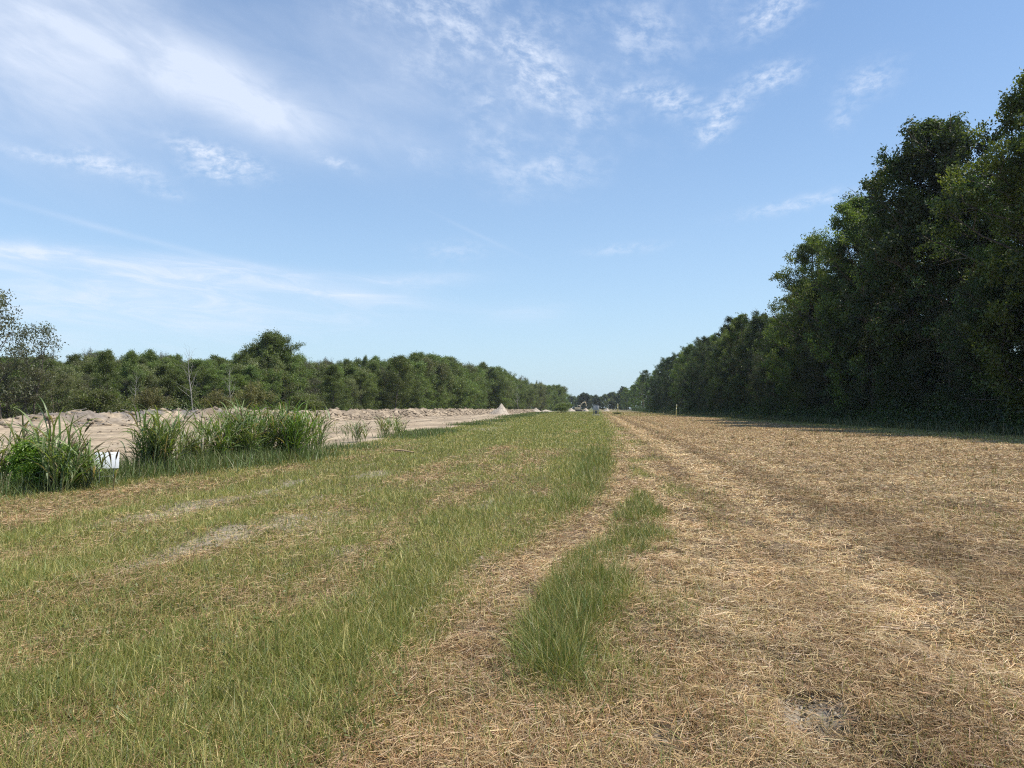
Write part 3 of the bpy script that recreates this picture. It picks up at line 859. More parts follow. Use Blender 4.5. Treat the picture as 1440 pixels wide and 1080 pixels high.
TOPS = [(1425, 175), (1395, 172), (1340, 160), (1320, 190), (1290, 215), (1268, 262), (1240, 262), (1212, 300), (1185, 355), (1160, 345), (1130, 392), (1105, 432), (1075, 412), (1050, 445), (1020, 455), (990, 478), (960, 495), (935, 508), (905, 525), (885, 538), (872, 548)]
tpx = np.array([p for p, _ in TOPS][::-1], float); tpy = np.array([q for _, q in TOPS][::-1], float)
Y = 36.0
i = 0
named = {}
while Y < 640:
    X = float(right_x(Y)) + rng.uniform(-1.0, 1.2)
    px = float(col_of(X, Y))
    top = np.interp(px, tpx, tpy) if px < 1425 else 170 - (px - 1425) * 0.5
    Hh = hgt_of(px, Y, top)
    Hh = float(np.clip(Hh, 14, 27)) * rng.choice([0.74, 0.84, 0.93, 1.0, 1.02])
    k = [0, 1, 2, 3, 4][int(rng.integers(0, 5))]
    if 46 < Y < 53: k = 3
    far = Y > 230
    if Y < 110: lab, grp = 'tall dark hardwood in the nearest, tallest stretch of the right treeline', 'nearest trees of the right treeline'
    elif not far: lab, grp = 'dark hardwood in the middle stretch of the right treeline, beyond the tallest trees', 'middle trees of the right treeline'
    else: lab, grp = 'small looking dark tree in the far end of the right treeline', 'far trees of the right treeline'
    plant('hardwood_tree', RT[k], X, Y, Hh / 22, None, lab, 'tree', grp)
    # trees behind
    if Y < 330:
        X2 = X + rng.uniform(6, 9)
        lab2 = 'dark hardwood behind the front row of the right treeline'
        plant('hardwood_tree', RT[int(rng.integers(0, 5))], X2, Y + rng.uniform(-2, 4), Hh / 22 * rng.uniform(0.92, 1.03), None, lab2, 'tree', 'back rows of the right treeline')
    # lower edge trees in front
    if Y < 330:
        X3 = X - rng.uniform(1.0, 2.6)
        plant('edge_tree', RE[int(rng.integers(0, 3))], X3, Y + rng.uniform(1.5, 3.5), rng.uniform(0.62, 0.98), None,
              'lower shaded tree at the foot of the ' + ('near' if Y < 110 else 'farther') + ' right treeline', 'tree',
              'lower trees along the ' + ('near' if Y < 110 else 'farther') + ' right edge')
    Y += (4.6 if Y < 110 else 5.5 if Y < 200 else 9 if Y < 330 else 16) * rng.uniform(0.85, 1.2)
    i += 1

plant('hardwood_tree', RT[3], at(1478, 52), 52, hgt_of(1447, 54, 108) / 22, 0.7, 'yellow-green hardwood at the right edge, tallest in the photo', 'tree')
plant('hardwood_tree', RT[2], at(1340, 64), 64, hgt_of(1340, 64, 163) / 22, 0.7, 'dark narrow hardwood with the second highest top, left of the yellow-green one', 'tree')
plant('hardwood_tree', RT[3], at(1222, 80), 80, hgt_of(1222, 80, 278) / 22, 2.7, 'yellow-green hardwood at a step in the right skyline', 'tree')
plant('hardwood_tree', RT[3], at(1160, 95), 95, hgt_of(1160, 95, 330) / 22, 1.7, 'green pointed hardwood left of the yellow-green skyline step', 'tree')

# ---- left treeline
LPX = np.array([-160, -60, 0, 100, 300, 400, 500, 600, 700, 760, 797.0])
LPY = np.array([70, 76, 82, 90, 106, 122, 148, 192, 272, 380, 480.0])
LTP = np.array([(-160, 500), (-60, 500), (0, 500), (70, 503), (100, 503), (145, 495), (165, 505), (185, 496), (230, 500), (265, 502), (300, 503), (340, 500), (355, 490), (415, 500), (440, 512), (460, 503), (480, 512), (500, 508), (520, 507), (555, 500), (580, 503), (600, 500), (625, 500), (650, 516), (685, 515), (702, 519), (725, 531), (750, 538), (775, 541), (790, 544), (797, 550)], float)
px = -120.0
while px < 796:
    Yc = float(np.interp(px, LPX, LPY))
    for row in range(3):
        Yr = Yc + (0 if row == 0 else 6 if row == 1 else 13) + rng.uniform(-1.5, 1.5)
        pp = px + rng.uniform(-7, 7)
        if 350 < pp < 405 and row == 0: pass
        top = np.interp(pp, LTP[:, 0], LTP[:, 1])
        Hh = hgt_of(pp, Yr, top)
        Hh *= (rng.uniform(0.64, 0.88) if row == 0 else rng.uniform(0.86, 0.98) if row == 1 else rng.uniform(0.93, 1.03))
        k = int(rng.choice([0, 1, 5, 2, 6])) if row == 0 else int(rng.choice([2, 3, 1, 0, 4]))
        if pp > 560: k = int(rng.choice([2, 3, 1, 2, 0]))
        st = 'left stretch' if pp < 340 else 'middle stretch' if pp < 560 else 'far stretch'
        nm = {0: 'willow_tree', 1: 'willow_tree', 5: 'willow_tree', 4: 'cedar_tree'}.get(k, 'broadleaf_tree')
        look = {0: 'olive feathery willow', 1: 'bushy green willow', 5: 'greyish thin willow', 4: 'dark cone shaped cedar', 2: 'green leafy tree', 3: 'dark rounded tree', 6: 'yellow-green leafy tree'}[k]
        pos = 'in front of' if row == 0 else 'within' if row == 1 else 'at the back of'
        s = Hh / 10
        plant(nm, LT[k], at(pp, Yr), Yr, (s * rng.uniform(1.1, 1.4),) * 2 + (s,), None,
              f'{look} {pos} the left treeline, {st}', 'tree', f'{look} trees of the left treeline')
    px += (17 if px < 340 else 14 if px < 560 else 9) * rng.uniform(0.85, 1.15)


def lone(kind, meshes, nomH, px, Y, top, label, rz=None, wide=1.0, cat='tree', group=None, pn=('trunk', 'crown')):
    s = hgt_of(px, Y, top) / nomH
    return plant(kind, meshes, at(px, Y), Y, (s * wide, s * wide, s), rz, label, cat, group, pn=pn)


lone('broadleaf_tree', BIG, 13, 380, 122, 468, 'tallest rounded green tree rising above the left treeline', wide=1.05)
lone('broadleaf_tree', LT[2], 10, 362, 124, 485, 'green tree leaning on the left side of the tallest left tree', wide=1.1)
lone('broadleaf_tree', LT[3], 10, 399, 124, 489, 'dark green tree hugging the right side of the tallest left tree', wide=1.1)
for px in (60, 108, 128, 205, 232, 252, 300, 338, 432, 455, 486, 512, 536, 572, 590, 655, 672, 712, 738, 760):
    Ys = float(np.interp(px, LPX, LPY)) + 9 + rng.uniform(-3, 3)
    lone('upright_tree', LT[int(rng.choice([2, 4, 5, 6]))], 10, px, Ys, float(np.interp(px, LTP[:, 0], LTP[:, 1])) - rng.uniform(2, 8),
         'slim upright tree whose tip pokes above the left treeline', wide=rng.uniform(0.5, 0.8), group='slim trees poking above the left treeline')
lone('broadleaf_tree', LT[3], 10, 605, 200, 497, 'dark rounded crown beside its twin at the middle of the left treeline', wide=1.1)
lone('broadleaf_tree', LT[3], 10, 629, 215, 501, 'dark wide crown right of its twin, standing over the left treeline', wide=1.25)
lone('cedar_tree', LT[4], 10, 143, 84, 492, 'pointed dark cedar rising above the low willows at left', wide=1.15)
lone('broadleaf_tree', LT[2], 10, 186, 96, 493, 'thin dark tree top poking up right of the pointed cedar', wide=0.7)
lone('cedar_tree', LT[4], 10, 468, 122, 512, 'dark cone shaped cedar in front of the middle treeline', wide=1.35)
lone('broadleaf_tree', LT[6], 10, 556, 160, 499, 'light green ragged topped tree left of the dark twin crowns', wide=0.9)
lone('broadleaf_tree', LT[3], 10, 697, 262, 515, 'dark spreading tree behind the peaked dirt pile', wide=1.0)
lone('broadleaf_tree', LT[3], 10, 783, 440, 541, 'dark leaning tree at the far end of the left treeline', wide=1.0)
lone('willow_sapling', SAP, 8, 4, 66, 405, 'sparse grey-green sapling with open top at the left edge', wide=1.0)
lone('willow_sapling', SAP, 8, -60, 62, 430, 'sparse sapling half outside the left edge of the view', wide=1.1)
lone('willow_sapling', SAP, 8, 40, 68, 452, 'smaller sparse sapling right of the one at the left edge', wide=1.0)
lone('willow_tree', LT[5], 10, 14, 68, 505, 'dense grey-green willow at the left edge below the sparse saplings', wide=1.6)
lone('willow_tree', LT[0], 10, 82, 72, 522, 'olive willow bush right of the left edge saplings', wide=1.5)
lone('dead_tree', SNAG, 9.5, 272, 92, 490, 'bare grey dead snag with bent top among the left willows', group=None)
lone('dead_tree', SNAG, 9.5, 192, 80, 524, 'small bare grey dead tree below the pointed cedar')
lone('dead_tree', SNAG, 9.5, 327, 96, 514, 'thin bare grey dead tree left of the tallest tree')
lone('dead_tree', SNAG, 9.5, 729, 262, 541, 'pale bare trunk in front of the treeline right of the peaked pile')

SHR = [make_tree('shrub', 3, 1.7, 0.03, 26, 7, 5, 11, 0.13, 0.9, 'bush', BRN, 0.26, stems=4, trunk_r=0.06),
       make_tree('shrub', 3, 1.8, 0.03, 26, 7, 5, 13, 0.13, 0.9, 'bush', GRN + YEL, 0.28, stems=4, trunk_r=0.06)]
for px, Y, top, k, wd, lab in ((305, 80, 548, 0, 1.0, 'yellow-brown shrub behind the bank, left of the reeds'),
                               (362, 92, 537, 0, 0.8, 'tall yellowing shrub below the tallest left tree'),
                               (428, 96, 552, 1, 1.2, 'olive shrub behind the bank, right of the yellowing shrub'),
                               (218, 78, 545, 0, 0.9, 'tan shrub below the dead snag at left'),
                               (140, 74, 546, 1, 1.2, 'light green shrub behind the grey debris on the bank'),
                               (790, 250, 566, 1, 1.6, 'weedy yellow-green shrub where the dirt clearing ends')):
    lone('shrub', SHR[k], 3, px, Y, top, lab, wide=wd, cat='shrub', pn=('stems', 'foliage'))

# ---- far wood across the end of the corridor
px = 796.0
while px < 880:
    Yf = 640 + rng.uniform(-25, 40)
    top = np.interp(px, [796, 806, 815, 822, 832, 845, 858, 880], [560, 556, 555, 552, 556, 556, 552, 552])
    Hh = hgt_of(px, Yf, top)
    s = Hh / 15 * rng.uniform(0.93, 1.05)
    plant('distant_tree', FAR[int(rng.integers(0, 2))], at(px, Yf), Yf, (s * 0.95,) * 2 + (s,), None,
          'hazy distant tree closing the far end of the corridor', 'tree', 'distant trees closing the corridor')
    px += rng.uniform(3.5, 5.5)

# ------------------------------------------------------------------ undergrowth along both woods
def clumps(pts, lv, size, cols, spread):
    n = len(pts)
    cid = np.repeat(np.arange(n), lv)
    p = pts[cid] + rng.normal(0, 1, (len(cid), 3)) * np.array([spread, spread, spread * 0.7])
    p[:, 2] = np.maximum(p[:, 2], 0.03)
    cols = np.array(cols); ci = rng.integers(0, len(cols), n)
    c = cols[ci][cid] * (rng.uniform(0.75, 1.2, n))[cid][:, None] * (1 + rng.normal(0, 0.15, (len(cid), 1)))
    return leaves_np(p, size * rng.uniform(0.7, 1.3, len(cid)), 0.8, np.clip(c, .004, 1))


parts = []
n = 9000
yy = np.exp(rng.uniform(math.log(34), math.log(420), n))
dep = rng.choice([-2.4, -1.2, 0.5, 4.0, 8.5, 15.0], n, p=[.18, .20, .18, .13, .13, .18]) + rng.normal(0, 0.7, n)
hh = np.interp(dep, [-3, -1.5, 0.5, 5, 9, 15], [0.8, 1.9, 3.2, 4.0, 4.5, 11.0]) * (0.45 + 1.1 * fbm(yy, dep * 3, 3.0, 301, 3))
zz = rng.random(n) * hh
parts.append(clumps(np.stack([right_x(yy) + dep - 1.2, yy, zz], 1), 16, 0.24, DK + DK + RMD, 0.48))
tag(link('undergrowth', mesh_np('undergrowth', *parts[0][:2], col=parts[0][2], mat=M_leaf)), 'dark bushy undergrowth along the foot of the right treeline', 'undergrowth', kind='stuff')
n = 5200
pp = rng.uniform(-140, 797, n)
yl = np.interp(pp, LPX, LPY) + rng.normal(-1.0, 2.0, n)
hh = np.interp(pp, [-140, 340, 560, 800], [2.6, 3.0, 4.0, 5.5]) * (0.4 + 1.1 * fbm(pp, yl * 4, 22, 311, 3))
p_ = clumps(np.stack([at(pp, yl), yl, rng.random(n) * hh], 1), 14, 0.24, GRN + MID + DK + YEL[:1], 0.5)
tag(link('undergrowth', mesh_np('undergrowth', *p_[:2], col=p_[2], mat=M_leaf)), 'olive scrub filling the foot of the left treeline behind the bank', 'undergrowth', kind='stuff')

# grassy fringe in the shade of the right wood
def fringe(x, y, h0, h1, cols, wts, lean=0.35, wmin=0.006, K=3):
    n = len(x)
    c = pal(n, cols, wts)
    L = rng.uniform(h0, h1, n)
    return standing(x, y, L, np.abs(rng.normal(lean, 0.25, n)), np.maximum(rng.uniform(wmin, wmin * 2, n), 0.7 * y / 754), c, K)


n = 26000
yy = np.exp(rng.uniform(math.log(30), math.log(260), n))
xx = right_x(yy) - 3.6 + rng.normal(0, 1.3, n)
V1 = fringe(xx, yy, 0.15, 0.45 + 0.9 * fbm(xx, yy, 3.0, 331, 3), [(0.10, 0.125, 0.045), (0.16, 0.16, 0.07), (0.26, 0.21, 0.11), (0.08, 0.10, 0.04)], [3, 2, 1.5, 3])
tag(link('shaded_weeds', mesh_np('shaded_weeds', V1[0], V1[1], col=V1[2], mat=M_grass)), 'rough weeds growing in the shade along the right treeline', 'weeds', kind='stuff')

# stubble tufts left standing in the straw, and broad leaved weeds in the short grass
tq = 900
ty_ = np.exp(rng.uniform(math.log(3.0), math.log(60), tq)); tx_ = ty_ * rng.uniform(-0.05, 0.62, tq)
ok = (tx_ > stripA(ty_) + 1.2) & (tx_ < 20) & (rng.random(tq) < np.where((tx_ > 2.9) & (tx_ < 5.2) | (tx_ > 6.5), 1, .35))
tx_, ty_ = tx_[ok], ty_[ok]; cid = np.repeat(np.arange(len(tx_)), 34)
rr = rng.uniform(0.03, 0.11, len(tx_))[cid] * (1 + ty_[cid] / 25)
xx = tx_[cid] + rng.normal(0, 1, len(cid)) * rr; yy = ty_[cid] + rng.normal(0, 1, len(cid)) * rr
tcol = np.array([(0.30, 0.21, 0.10), (0.22, 0.17, 0.08), (0.20, 0.19, 0.07), (0.38, 0.28, 0.15)])[rng.integers(0, 4, len(tx_))][cid]
cc_ = tcol * rng.uniform(0.7, 1.2, (len(cid), 1))
V1 = standing(xx, yy, rng.uniform(0.05, 0.15, len(cid)) * (1 + yy / 90), np.abs(rng.normal(0.6, 0.4, len(cid))), np.maximum(rng.uniform(0.002, 0.005, len(cid)), 0.5 * yy / 754), cc_, 3)
tag(link('stubble_tufts', mesh_np('stubble_tufts', V1[0], V1[1], col=V1[2], mat=M_straw)), 'brown uncut stubble tufts standing in the straw', 'stubble', kind='stuff')
tq = 520
ty_ = np.exp(rng.uniform(math.log(3.2), math.log(22), tq)); tx_ = ty_ * rng.uniform(-0.82, 0.1, tq)
ok = (tx_ > edge_x(ty_) + .5) & (tx_ < stripA(ty_) - .2); tx_, ty_ = tx_[ok], ty_[ok]
cid = np.repeat(np.arange(len(tx_)), 16); rr = rng.uniform(0.02, 0.07, len(tx_))[cid]
pp_ = np.stack([tx_[cid] + rng.normal(0, 1, len(cid)) * rr, ty_[cid] + rng.normal(0, 1, len(cid)) * rr, gz(tx_, ty_)[cid] + rng.uniform(0.02, 0.09, len(cid))], 1)
wc = np.array([(0.13, 0.145, 0.045), (0.16, 0.18, 0.05), (0.19, 0.17, 0.08), (0.19, 0.205, 0.055)])[rng.integers(0, 4, len(tx_))][cid] * rng.uniform(0.8, 1.2, (len(cid), 1))
V1 = leaves_np(pp_, rng.uniform(0.015, 0.042, len(cid)), 1.5, wc, 0.5)
tag(link('broadleaf_weeds', mesh_np('broadleaf_weeds', V1[0], V1[1], col=V1[2], mat=M_grass)), 'small broad leaved weeds scattered in the mown grass', 'weeds', kind='stuff')
# crumbs of soil on the bare patches
tq = 60000
cy_ = np.exp(rng.uniform(math.log(3.0), math.log(16), tq)); cx_ = cy_ * rng.uniform(-0.8, 0.6, tq)
bb = field(cx_, cy_)[2]; ok = rng.random(tq) < bb * 0.9; cx_, cy_ = cx_[ok], cy_[ok]; n = len(cx_)
sz = rng.gamma(1.6, 0.0035, n) + 0.003
vv = oct_[None] * rng.uniform(0.6, 1.3, (n, 10, 1)) * sz[:, None, None] + np.stack([cx_, cy_, gz(cx_, cy_) + sz * 0.3], 1)[:, None, :]
cc_ = lerp((0.50, 0.43, 0.33), (0.20, 0.16, 0.11), rng.random(n))
tag(link('soil_crumbs', mesh_np('soil_crumbs', vv.reshape(-1, 3), None, (np.arange(n)[:, None, None] * 10 + ocT[None]).reshape(-1, 3), col=np.repeat(cc_, 10, 0), mat=M_soil)), 'crumbs of dry soil on the bare patches of the field', 'crumbs', kind='stuff')

# weeds along the edge of the dirt clearing
n = 60000
yy = np.exp(rng.uniform(math.log(11), math.log(330), n))
patch = fbm(yy, yy * 0, 3.5, 321, 3) * np.where(yy < 24, 1.25, np.where(yy < 38, 0.62, 0.86))
w_ = rng.normal(0, 1, n) * (0.45 + 0.006 * yy)
keep = patch > 0.40 + 0.25 * rng.random(n)
yy, w_, patch = yy[keep], w_[keep], patch[keep]
xx = edge_x(yy) + 0.35 + w_
hmul = 0.55 + 0.9 * fbm(xx, yy, 1.3, 323, 3)
hs_ = np.where(yy < 25, 1.0, 0.62)
V1 = fringe(xx, yy, 0.12 * hs_, 0.62 * hs_, [(0.10, 0.155, 0.040), (0.13, 0.185, 0.05), (0.18, 0.21, 0.07), (0.32, 0.28, 0.14), (0.11, 0.14, 0.06)], [3, 3, 2, 0.8, 2], 0.35, 0.005, 4)
tag(link('edge_weeds', mesh_np('edge_weeds', V1[0], V1[1], col=V1[2], mat=M_grass)), 'green weeds along the edge between the field and dirt clearing', 'weeds', kind='stuff')

# ------------------------------------------------------------------ tall reed clumps at the clearing edge
M_seed = plain_mat('seed_heads', (0.13, 0.09, 0.055), 0.9, 0.4, 20)


def reed_meshes(culms, H, spread, cols, lw=0.020, heads=0.25, lpc=9, llen=0.6):
    st, lp, ls, lc, lwid, hd = [], [], [], [], [], []
    cols = np.array(cols)
    for i in range(culms):
        a = rng.uniform(0, 6.28); r = abs(rng.normal(0, spread * 0.55))
        hgt = H * rng.uniform(0.55, 0.95)
        b = np.array([math.cos(a) * r, math.sin(a) * r, -0.03])
        ln = rng.normal(0.16, 0.1)
        la = a + rng.normal(0, 0.7)
        t = np.linspace(0, 1, 6)
        hor = (0.35 * t + 0.65 * t * t) * hgt * ln * 1.6
        P = np.stack([b[0] + np.cos(la) * hor, b[1] + np.sin(la) * hor, b[2] + t * hgt * (1 - 0.1 * ln)], 1)
        st.append((P, 0.006 * (1 - 0.6 * t) + 0.0015, 4))
        cv = cols[rng.integers(0, len(cols))] * rng.uniform(0.8, 1.2)
        for j in range(lpc):
            f = rng.uniform(0.08, 1.0)
            p0 = np.array([np.interp(f, t, P[:, k]) for k in range(3)])
            az_ = rng.uniform(0, 6.28); e0 = rng.uniform(0.85, 1.35); L = llen * rng.uniform(0.6, 1.25)
            q = np.linspace(0, 1, 7)
            ang = e0 - q ** 1.6 * rng.uniform(0.5, 2.1)
            dh = np.concatenate([[0], np.cumsum(np.cos(ang[:-1]) * L / 6)]); dv = np.concatenate([[0], np.cumsum(np.sin(ang[:-1]) * L / 6)])
            lp.append(np.stack([p0[0] + np.cos(az_) * dh, p0[1] + np.sin(az_) * dh, np.maximum(p0[2] + dv, 0.02)], 1))
            tw = rng.uniform(-0.7, 0.7)
            ls.append(np.array([-math.sin(az_) * math.cos(tw), math.cos(az_) * math.cos(tw), math.sin(tw)]))
            lwid.append(np.array([0.45, .8, 1, 1, .85, .55, .08]) * lw * rng.uniform(0.7, 1.25) * 0.5)
            lc.append(np.array((0.40, 0.32, 0.18)) * rng.uniform(.7, 1.1) if rng.random() < 0.10 else cv * rng.uniform(0.8, 1.25))
        if rng.random() < heads:
            top = P[-1]; dd = norm(P[-1] - P[-2])
            K = np.linspace(0, 1, 6)[:, None]
            drp = np.array([np.cos(la), np.sin(la), -0.2]) * 0.07
            hd.append((top + dd * K * 0.24 + drp * K ** 2, np.array([0.004, 0.014, 0.020, 0.017, 0.010, 0.003]), 5))
    V, Q = tubes(st)
    sm = mesh_np('stems', V, Q, mat=plain_mat('reed_stems', (0.20, 0.22, 0.09), 0.7, 0.35, 12))
    V, Q, C = ribbons(np.array(lp), np.array(lwid), np.array(ls), np.array(lc))
    lm = mesh_np('leaves', V, Q, col=np.clip(C, .01, 1), mat=M_reed)
    hm = None
    if hd:
        hm = []
        for one in hd:
            V, Q = tubes([one]); hm.append(mesh_np('seed_head', V, Q, mat=M_seed))
    return sm, lm, hm


RGR = [(0.125, 0.20, 0.048), (0.165, 0.235, 0.06), (0.21, 0.26, 0.085), (0.145, 0.20, 0.065)]
RBR = [(0.15, 0.235, 0.04), (0.125, 0.205, 0.036), (0.19, 0.26, 0.055)]
RGY = [(0.155, 0.20, 0.08), (0.20, 0.225, 0.105), (0.13, 0.175, 0.065)]


def reed(px, py, top, width_px, culms, cols, label, heads=0.25, lpc=9, cat='reeds'):
    x, y = gp(px, py)
    H = hgt_of(px, y, top)
    sp = width_px * y / FPX / 2
    ms = reed_meshes(int(culms * 1.25), H, sp, cols, 0.030, heads, lpc, 0.46 + 0.20 * H)
    e = empty('reed_clump', (x, y, float(gz(x, y))))
    tag(e, label, cat, 'tall reed clumps along the clearing edge')
    link('stems', ms[0], e); link('leaves', ms[1], e)
    for me in ms[2] or (): link('seed_head', me, e)


reed(2, 690, 600, 40, 16, RGY, 'thin grey-green reeds at the left edge of the photo', 0.4)
reed(82, 695, 590, 50, 18, RGR, 'tall arching reeds growing out of the bright leafy bush', 0.4, 8)
reed(122, 690, 640, 14, 6, RGY, 'short reeds between the leafy bush and the white sign', 0.1)
reed(158, 690, 616, 8, 2, RGY, 'few thin stalks standing in front of the white sign', 0.5, 3)
reed(206, 668, 606, 30, 16, RGY, 'loose grey-green reeds just right of the white sign', 0.15)
reed(228, 668, 583, 42, 34, RGR, 'tall dark green reed clump second right of the white sign', 0.15, 10)
reed(268, 660, 610, 44, 26, RGY, 'low soft reeds in the gap before the big reed bank', 0.1)
reed(305, 655, 585, 40, 30, RGR, 'leftmost clump of the big reed bank below the yellowing shrub', 0.1, 10)
reed(340, 652, 577, 44, 44, RGR, 'widest middle clump of the big reed bank', 0.1, 11)
reed(374, 648, 578, 40, 36, RGR, 'clump of the big reed bank between widest and brightest clumps', 0.1, 10)
reed(408, 647, 574, 36, 46, RBR, 'brightest and densest green clump of the big reed bank', 0.05, 11)
reed(436, 641, 580, 34, 20, RGR, 'ragged clump at the right end of the big reed bank', 0.4, 8)
reed(452, 636, 585, 26, 8, RGY, 'sparse stalks just beyond the big reed bank', 0.6, 6)
reed(503, 622, 594, 34, 18, RGY, 'small reed clump standing alone right of the reed bank', 0.5, 8)
reed(543, 615, 588, 30, 18, RGR, 'left one of two small touching reed clumps farther along', 0.4, 8)
reed(560, 613, 588, 26, 14, RGR, 'right one of two small touching reed clumps farther along', 0.4, 8)

# bright leafy bush
bt, bc_ = make_tree('bush', 1.0, 0.50, 0.02, 48, 9, 5, 22, 0.085, 0.9, 'bush', [(0.19, 0.30, 0.035), (0.15, 0.25, 0.03), (0.23, 0.33, 0.05)], 0.10, trunk_r=0.02, stems=5, asp=0.26)
x, y = gp(72, 690)
plant('leafy_bush', (bt, bc_), x, y, 1.0, 0.4, 'bright green leafy bush left of the white sign', 'bush', pn=('stems', 'foliage'))

# ------------------------------------------------------------------ small made things
def solid(name, parent, bxs, mat, bev=0.0):
    V, Q = boxes(bxs)
    me = mesh_np(name, V, Q, mat=mat)
    o = link(name, me, parent)
    if bev:
        b = o.modifiers.new('bevel', 'BEVEL'); b.width = bev; b.segments = 2; b.limit_method = 'ANGLE'
    return o


def tubed(name, parent, lst, mat):
    V, Q = tubes(lst)
    return link(name, mesh_np(name, V, Q, mat=mat, smooth=True), parent)


M_white = plain_mat('white_corrugated_plastic', (0.78, 0.80, 0.82), 0.45, 0.06, 4)
M_wire = plain_mat('galvanised_wire', (0.35, 0.35, 0.35), 0.5, 0.2, 20, 0.8)
M_grey = plain_mat('weathered_grey_paint', (0.42, 0.43, 0.45), 0.6, 0.15, 3)
M_dgrey = plain_mat('dark_grey_steel', (0.10, 0.105, 0.11), 0.6, 0.25, 3)
M_conc = plain_mat('concrete', (0.5, 0.48, 0.44), 0.9, 0.2, 3)
M_yel = plain_mat('faded_yellow_plastic', (0.62, 0.52, 0.20), 0.6, 0.12, 3)
M_cap = plain_mat('pale_cap_plastic', (0.72, 0.68, 0.50), 0.6, 0.1, 3)
M_ex = plain_mat('dusty_machine_paint', (0.62, 0.50, 0.33), 0.55, 0.2, 1.5)
M_rub = plain_mat('dirty_track_steel', (0.07, 0.062, 0.055), 0.8, 0.4, 3)
M_glass = plain_mat('tinted_glass', (0.03, 0.035, 0.04), 0.1, 0.1, 2)
M_wood = plain_mat('bare_wood', (0.52, 0.36, 0.20), 0.8, 0.25, 8)

# white yard sign
sy = 14.6; sx = float(at(151.5, sy))
e = tag(empty('yard_sign', (sx, sy, float(gz(sx, sy))), R(30)), 'small white rectangular yard sign standing in the weeds', 'sign')
e.rotation_euler = (-R(10), 0, R(30))
solid('sign_panel', e, [(0, 0, 0.53, 0.45, 0.012, 0.34)], M_white, 0.002)
tubed('wire_stake', e, [(np.array([(-0.13, 0.012, -0.1), (-0.13, 0.012, 0.5)]), 0.004, 6)], M_wire)
tubed('wire_stake', e, [(np.array([(0.13, 0.012, -0.1), (0.13, 0.012, 0.5)]), 0.004, 6)], M_wire)
tubed('wire_rung', e, [(np.array([(-0.13, 0.012, 0.2), (0.13, 0.012, 0.2)]), 0.004, 6)], M_wire)

# grey cabinet on posts
Yc = 168
e = tag(empty('utility_cabinet', (at(838, Yc), Yc, 0), R(-4)), 'grey metal utility cabinet on two posts in the field', 'cabinet')
cb = solid('cabinet_box', e, [(0, 0, 1.68, 1.28, 0.42, 1.12)], M_grey, 0.02)
solid('door', cb, [(-0.31, -0.225, 1.68, 0.58, 0.03, 1.0)], M_grey, 0.01)
solid('door', cb, [(0.31, -0.225, 1.68, 0.58, 0.03, 1.0)], M_grey, 0.01)
solid('roof_plate', e, [(0, -0.02, 2.265, 1.40, 0.54, 0.045)], M_grey, 0.01)
for sgn in (-1, 1):
    solid('post', e, [(sgn * 0.5, 0.05, 0.53, 0.12, 0.12, 1.14)], M_dgrey)
solid('meter_box', e, [(0.0, -0.02, 0.72, 0.62, 0.3, 0.72)], M_dgrey, 0.015)
solid('concrete_pad', e, [(0, -0.1, 0.06, 1.7, 1.1, 0.18)], M_conc, 0.02)

# pipeline marker posts
for px, Yp, top, ti, lab in ((868.5, 205, 2.8, 0.0, 'taller pale yellow marker post standing in a low weed mound'),
                             (950.3, 158, 2.35, 0.07, 'shorter leaning yellow marker post by the right treeline')):
    e = tag(empty('marker_post', (at(px, Yp), Yp, 0)), lab, 'marker post', 'yellow marker posts at the end of the field')
    e.rotation_euler = (0, ti, 0)
    r = 0.13 if top > 2.5 else 0.085
    tubed('pole', e, [(np.array([(0, 0, -0.3), (0, 0, 0.5), (0, 0, top - 0.25)]), np.array([r * 1.05, r, r]), 10)], M_yel)
    tubed('cap', e, [(np.array([(0, 0, top - 0.27), (0, 0, top - 0.25), (0, 0, top - 0.05), (0, 0, top)]), np.array([r * 1.02, r * 1.2, r * 1.15, 0.02]), 10)], M_cap)
    solid('warning_plate', e, [(0, -r - 0.012, top * 0.62, r * 1.7, 0.012, 0.42)], M_cap)
bt2 = make_tree('heap', 0.8, 1.6, 0.02, 24, 6, 4, 14, 0.17, 0.5, 'bush', BRN + GRN, 0.22, trunk_r=0.02, stems=5)
plant('weed_mound', bt2, at(868, 203), 203, (0.75, 0.6, 0.7), 0.3, 'low brownish weed mound around the taller marker post', 'weeds', pn=('stems', 'foliage'))

# lath lying at the field edge
a_, b_ = gp(553, 634.5), gp(582, 638.5)
za, zb = float(gz(*a_)) + 0.09, float(gz(*b_)) + 0.07
tag(tubed('wooden_stake', None, [(np.array([(*a_, za), ((a_[0] + b_[0]) / 2, (a_[1] + b_[1]) / 2, (za + zb) / 2 + 0.015), (*b_, zb)]), np.array([0.026, 0.03, 0.022]), 4)], M_wood), 'pale wooden stake lying on the grass right of the reeds', 'stake')

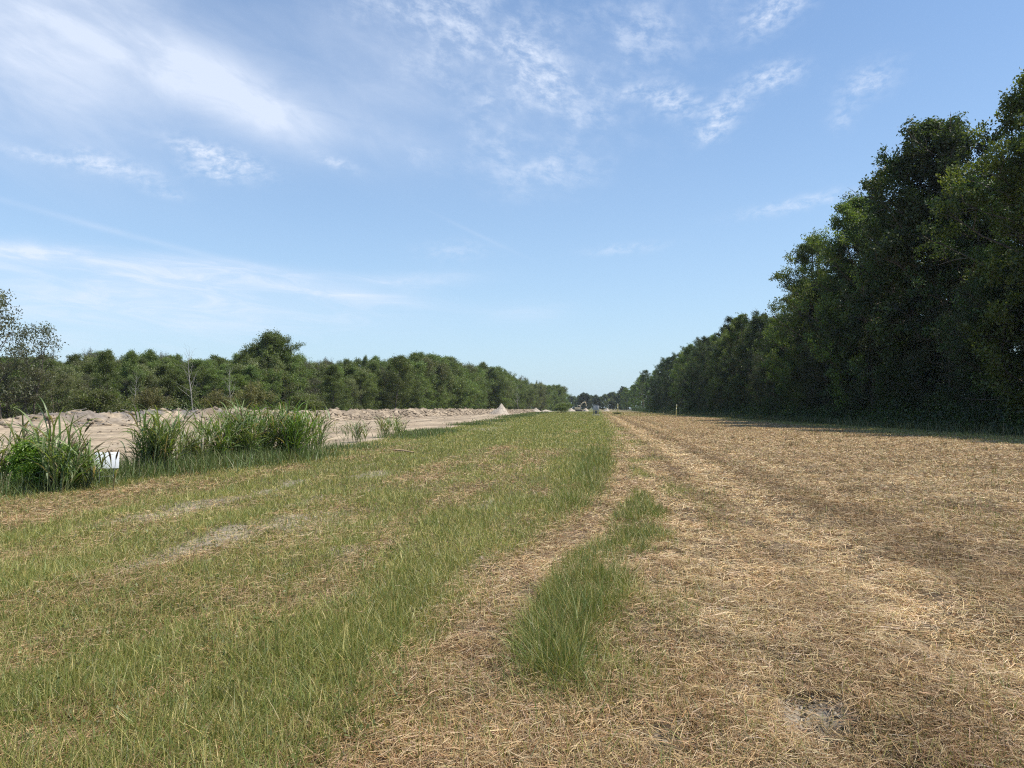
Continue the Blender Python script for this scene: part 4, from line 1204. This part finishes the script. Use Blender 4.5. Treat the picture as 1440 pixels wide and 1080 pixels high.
# excavator far down the clearing
Ye = 398
e = tag(empty('excavator', (at(813.5, Ye), Ye, 0.0), R(0)), 'small distant pale excavator with raised boom among dirt piles', 'excavator')
for yo in (-1.1, 1.1):
    V, Q = tube(np.array([(-2.0, yo, 0.45), (-1.6, yo, 0.45), (1.6, yo, 0.45), (2.0, yo, 0.45)]) * 1.0, np.array([0.25, 0.46, 0.46, 0.25]), 10)
    link('crawler_track', mesh_np('crawler_track', V, Q, mat=M_rub), e)
bd = solid('house', e, [(-0.5, 0, 1.45, 2.9, 2.4, 1.0)], M_ex, 0.12)
solid('counterweight', e, [(-2.15, 0, 1.40, 0.6, 2.3, 0.9)], M_dgrey, 0.1)
cbn = solid('cab', e, [(0.25, -0.7, 2.35, 1.3, 0.95, 1.4)], M_ex, 0.08)
solid('windscreen', cbn, [(0.25, -1.185, 2.5, 1.0, 0.03, 0.85)], M_glass)
solid('side_window', cbn, [(0.915, -0.7, 2.5, 0.03, 0.75, 0.95)], M_glass)
tubed('boom', e, [(np.array([(0.7, 0.25, 1.9), (1.4, 0.25, 3.6), (2.4, 0.25, 4.5), (3.6, 0.25, 4.75)]), np.array([0.24, 0.34, 0.30, 0.2]), 6)], M_ex)
tubed('stick', e, [(np.array([(3.25, 0.25, 5.05), (3.65, 0.25, 4.7), (4.1, 0.25, 2.6)]), np.array([0.16, 0.24, 0.15]), 6)], M_ex)
tubed('hydraulic_ram', e, [(np.array([(1.2, 0.25, 1.9), (1.9, 0.25, 3.7)]), 0.09, 6)], M_dgrey)
bk = tubed('bucket', e, [(np.array([(4.15, -0.2, 2.2), (4.15, 0.25, 2.2), (4.15, 0.7, 2.2)]), np.array([0.5, 0.55, 0.5]), 7)], M_dgrey)

# ------------------------------------------------------------------ summer haze
hv, hq = boxes([(-20, 390, 14.0, 420, 840, 32.0)])
hm, t = new_mat('haze_air')
pv = t.n('ShaderNodeVolumePrincipled')
pv.inputs['Color'].default_value = (0.86, 0.93, 1.0, 1)
pv.inputs['Density'].default_value = 0.0001
o = t.n('ShaderNodeOutputMaterial'); t.put(o.inputs[1], pv.outputs[0])
hz_o = tag(link('haze', mesh_np('haze', hv, hq, mat=hm)), kind='stuff')
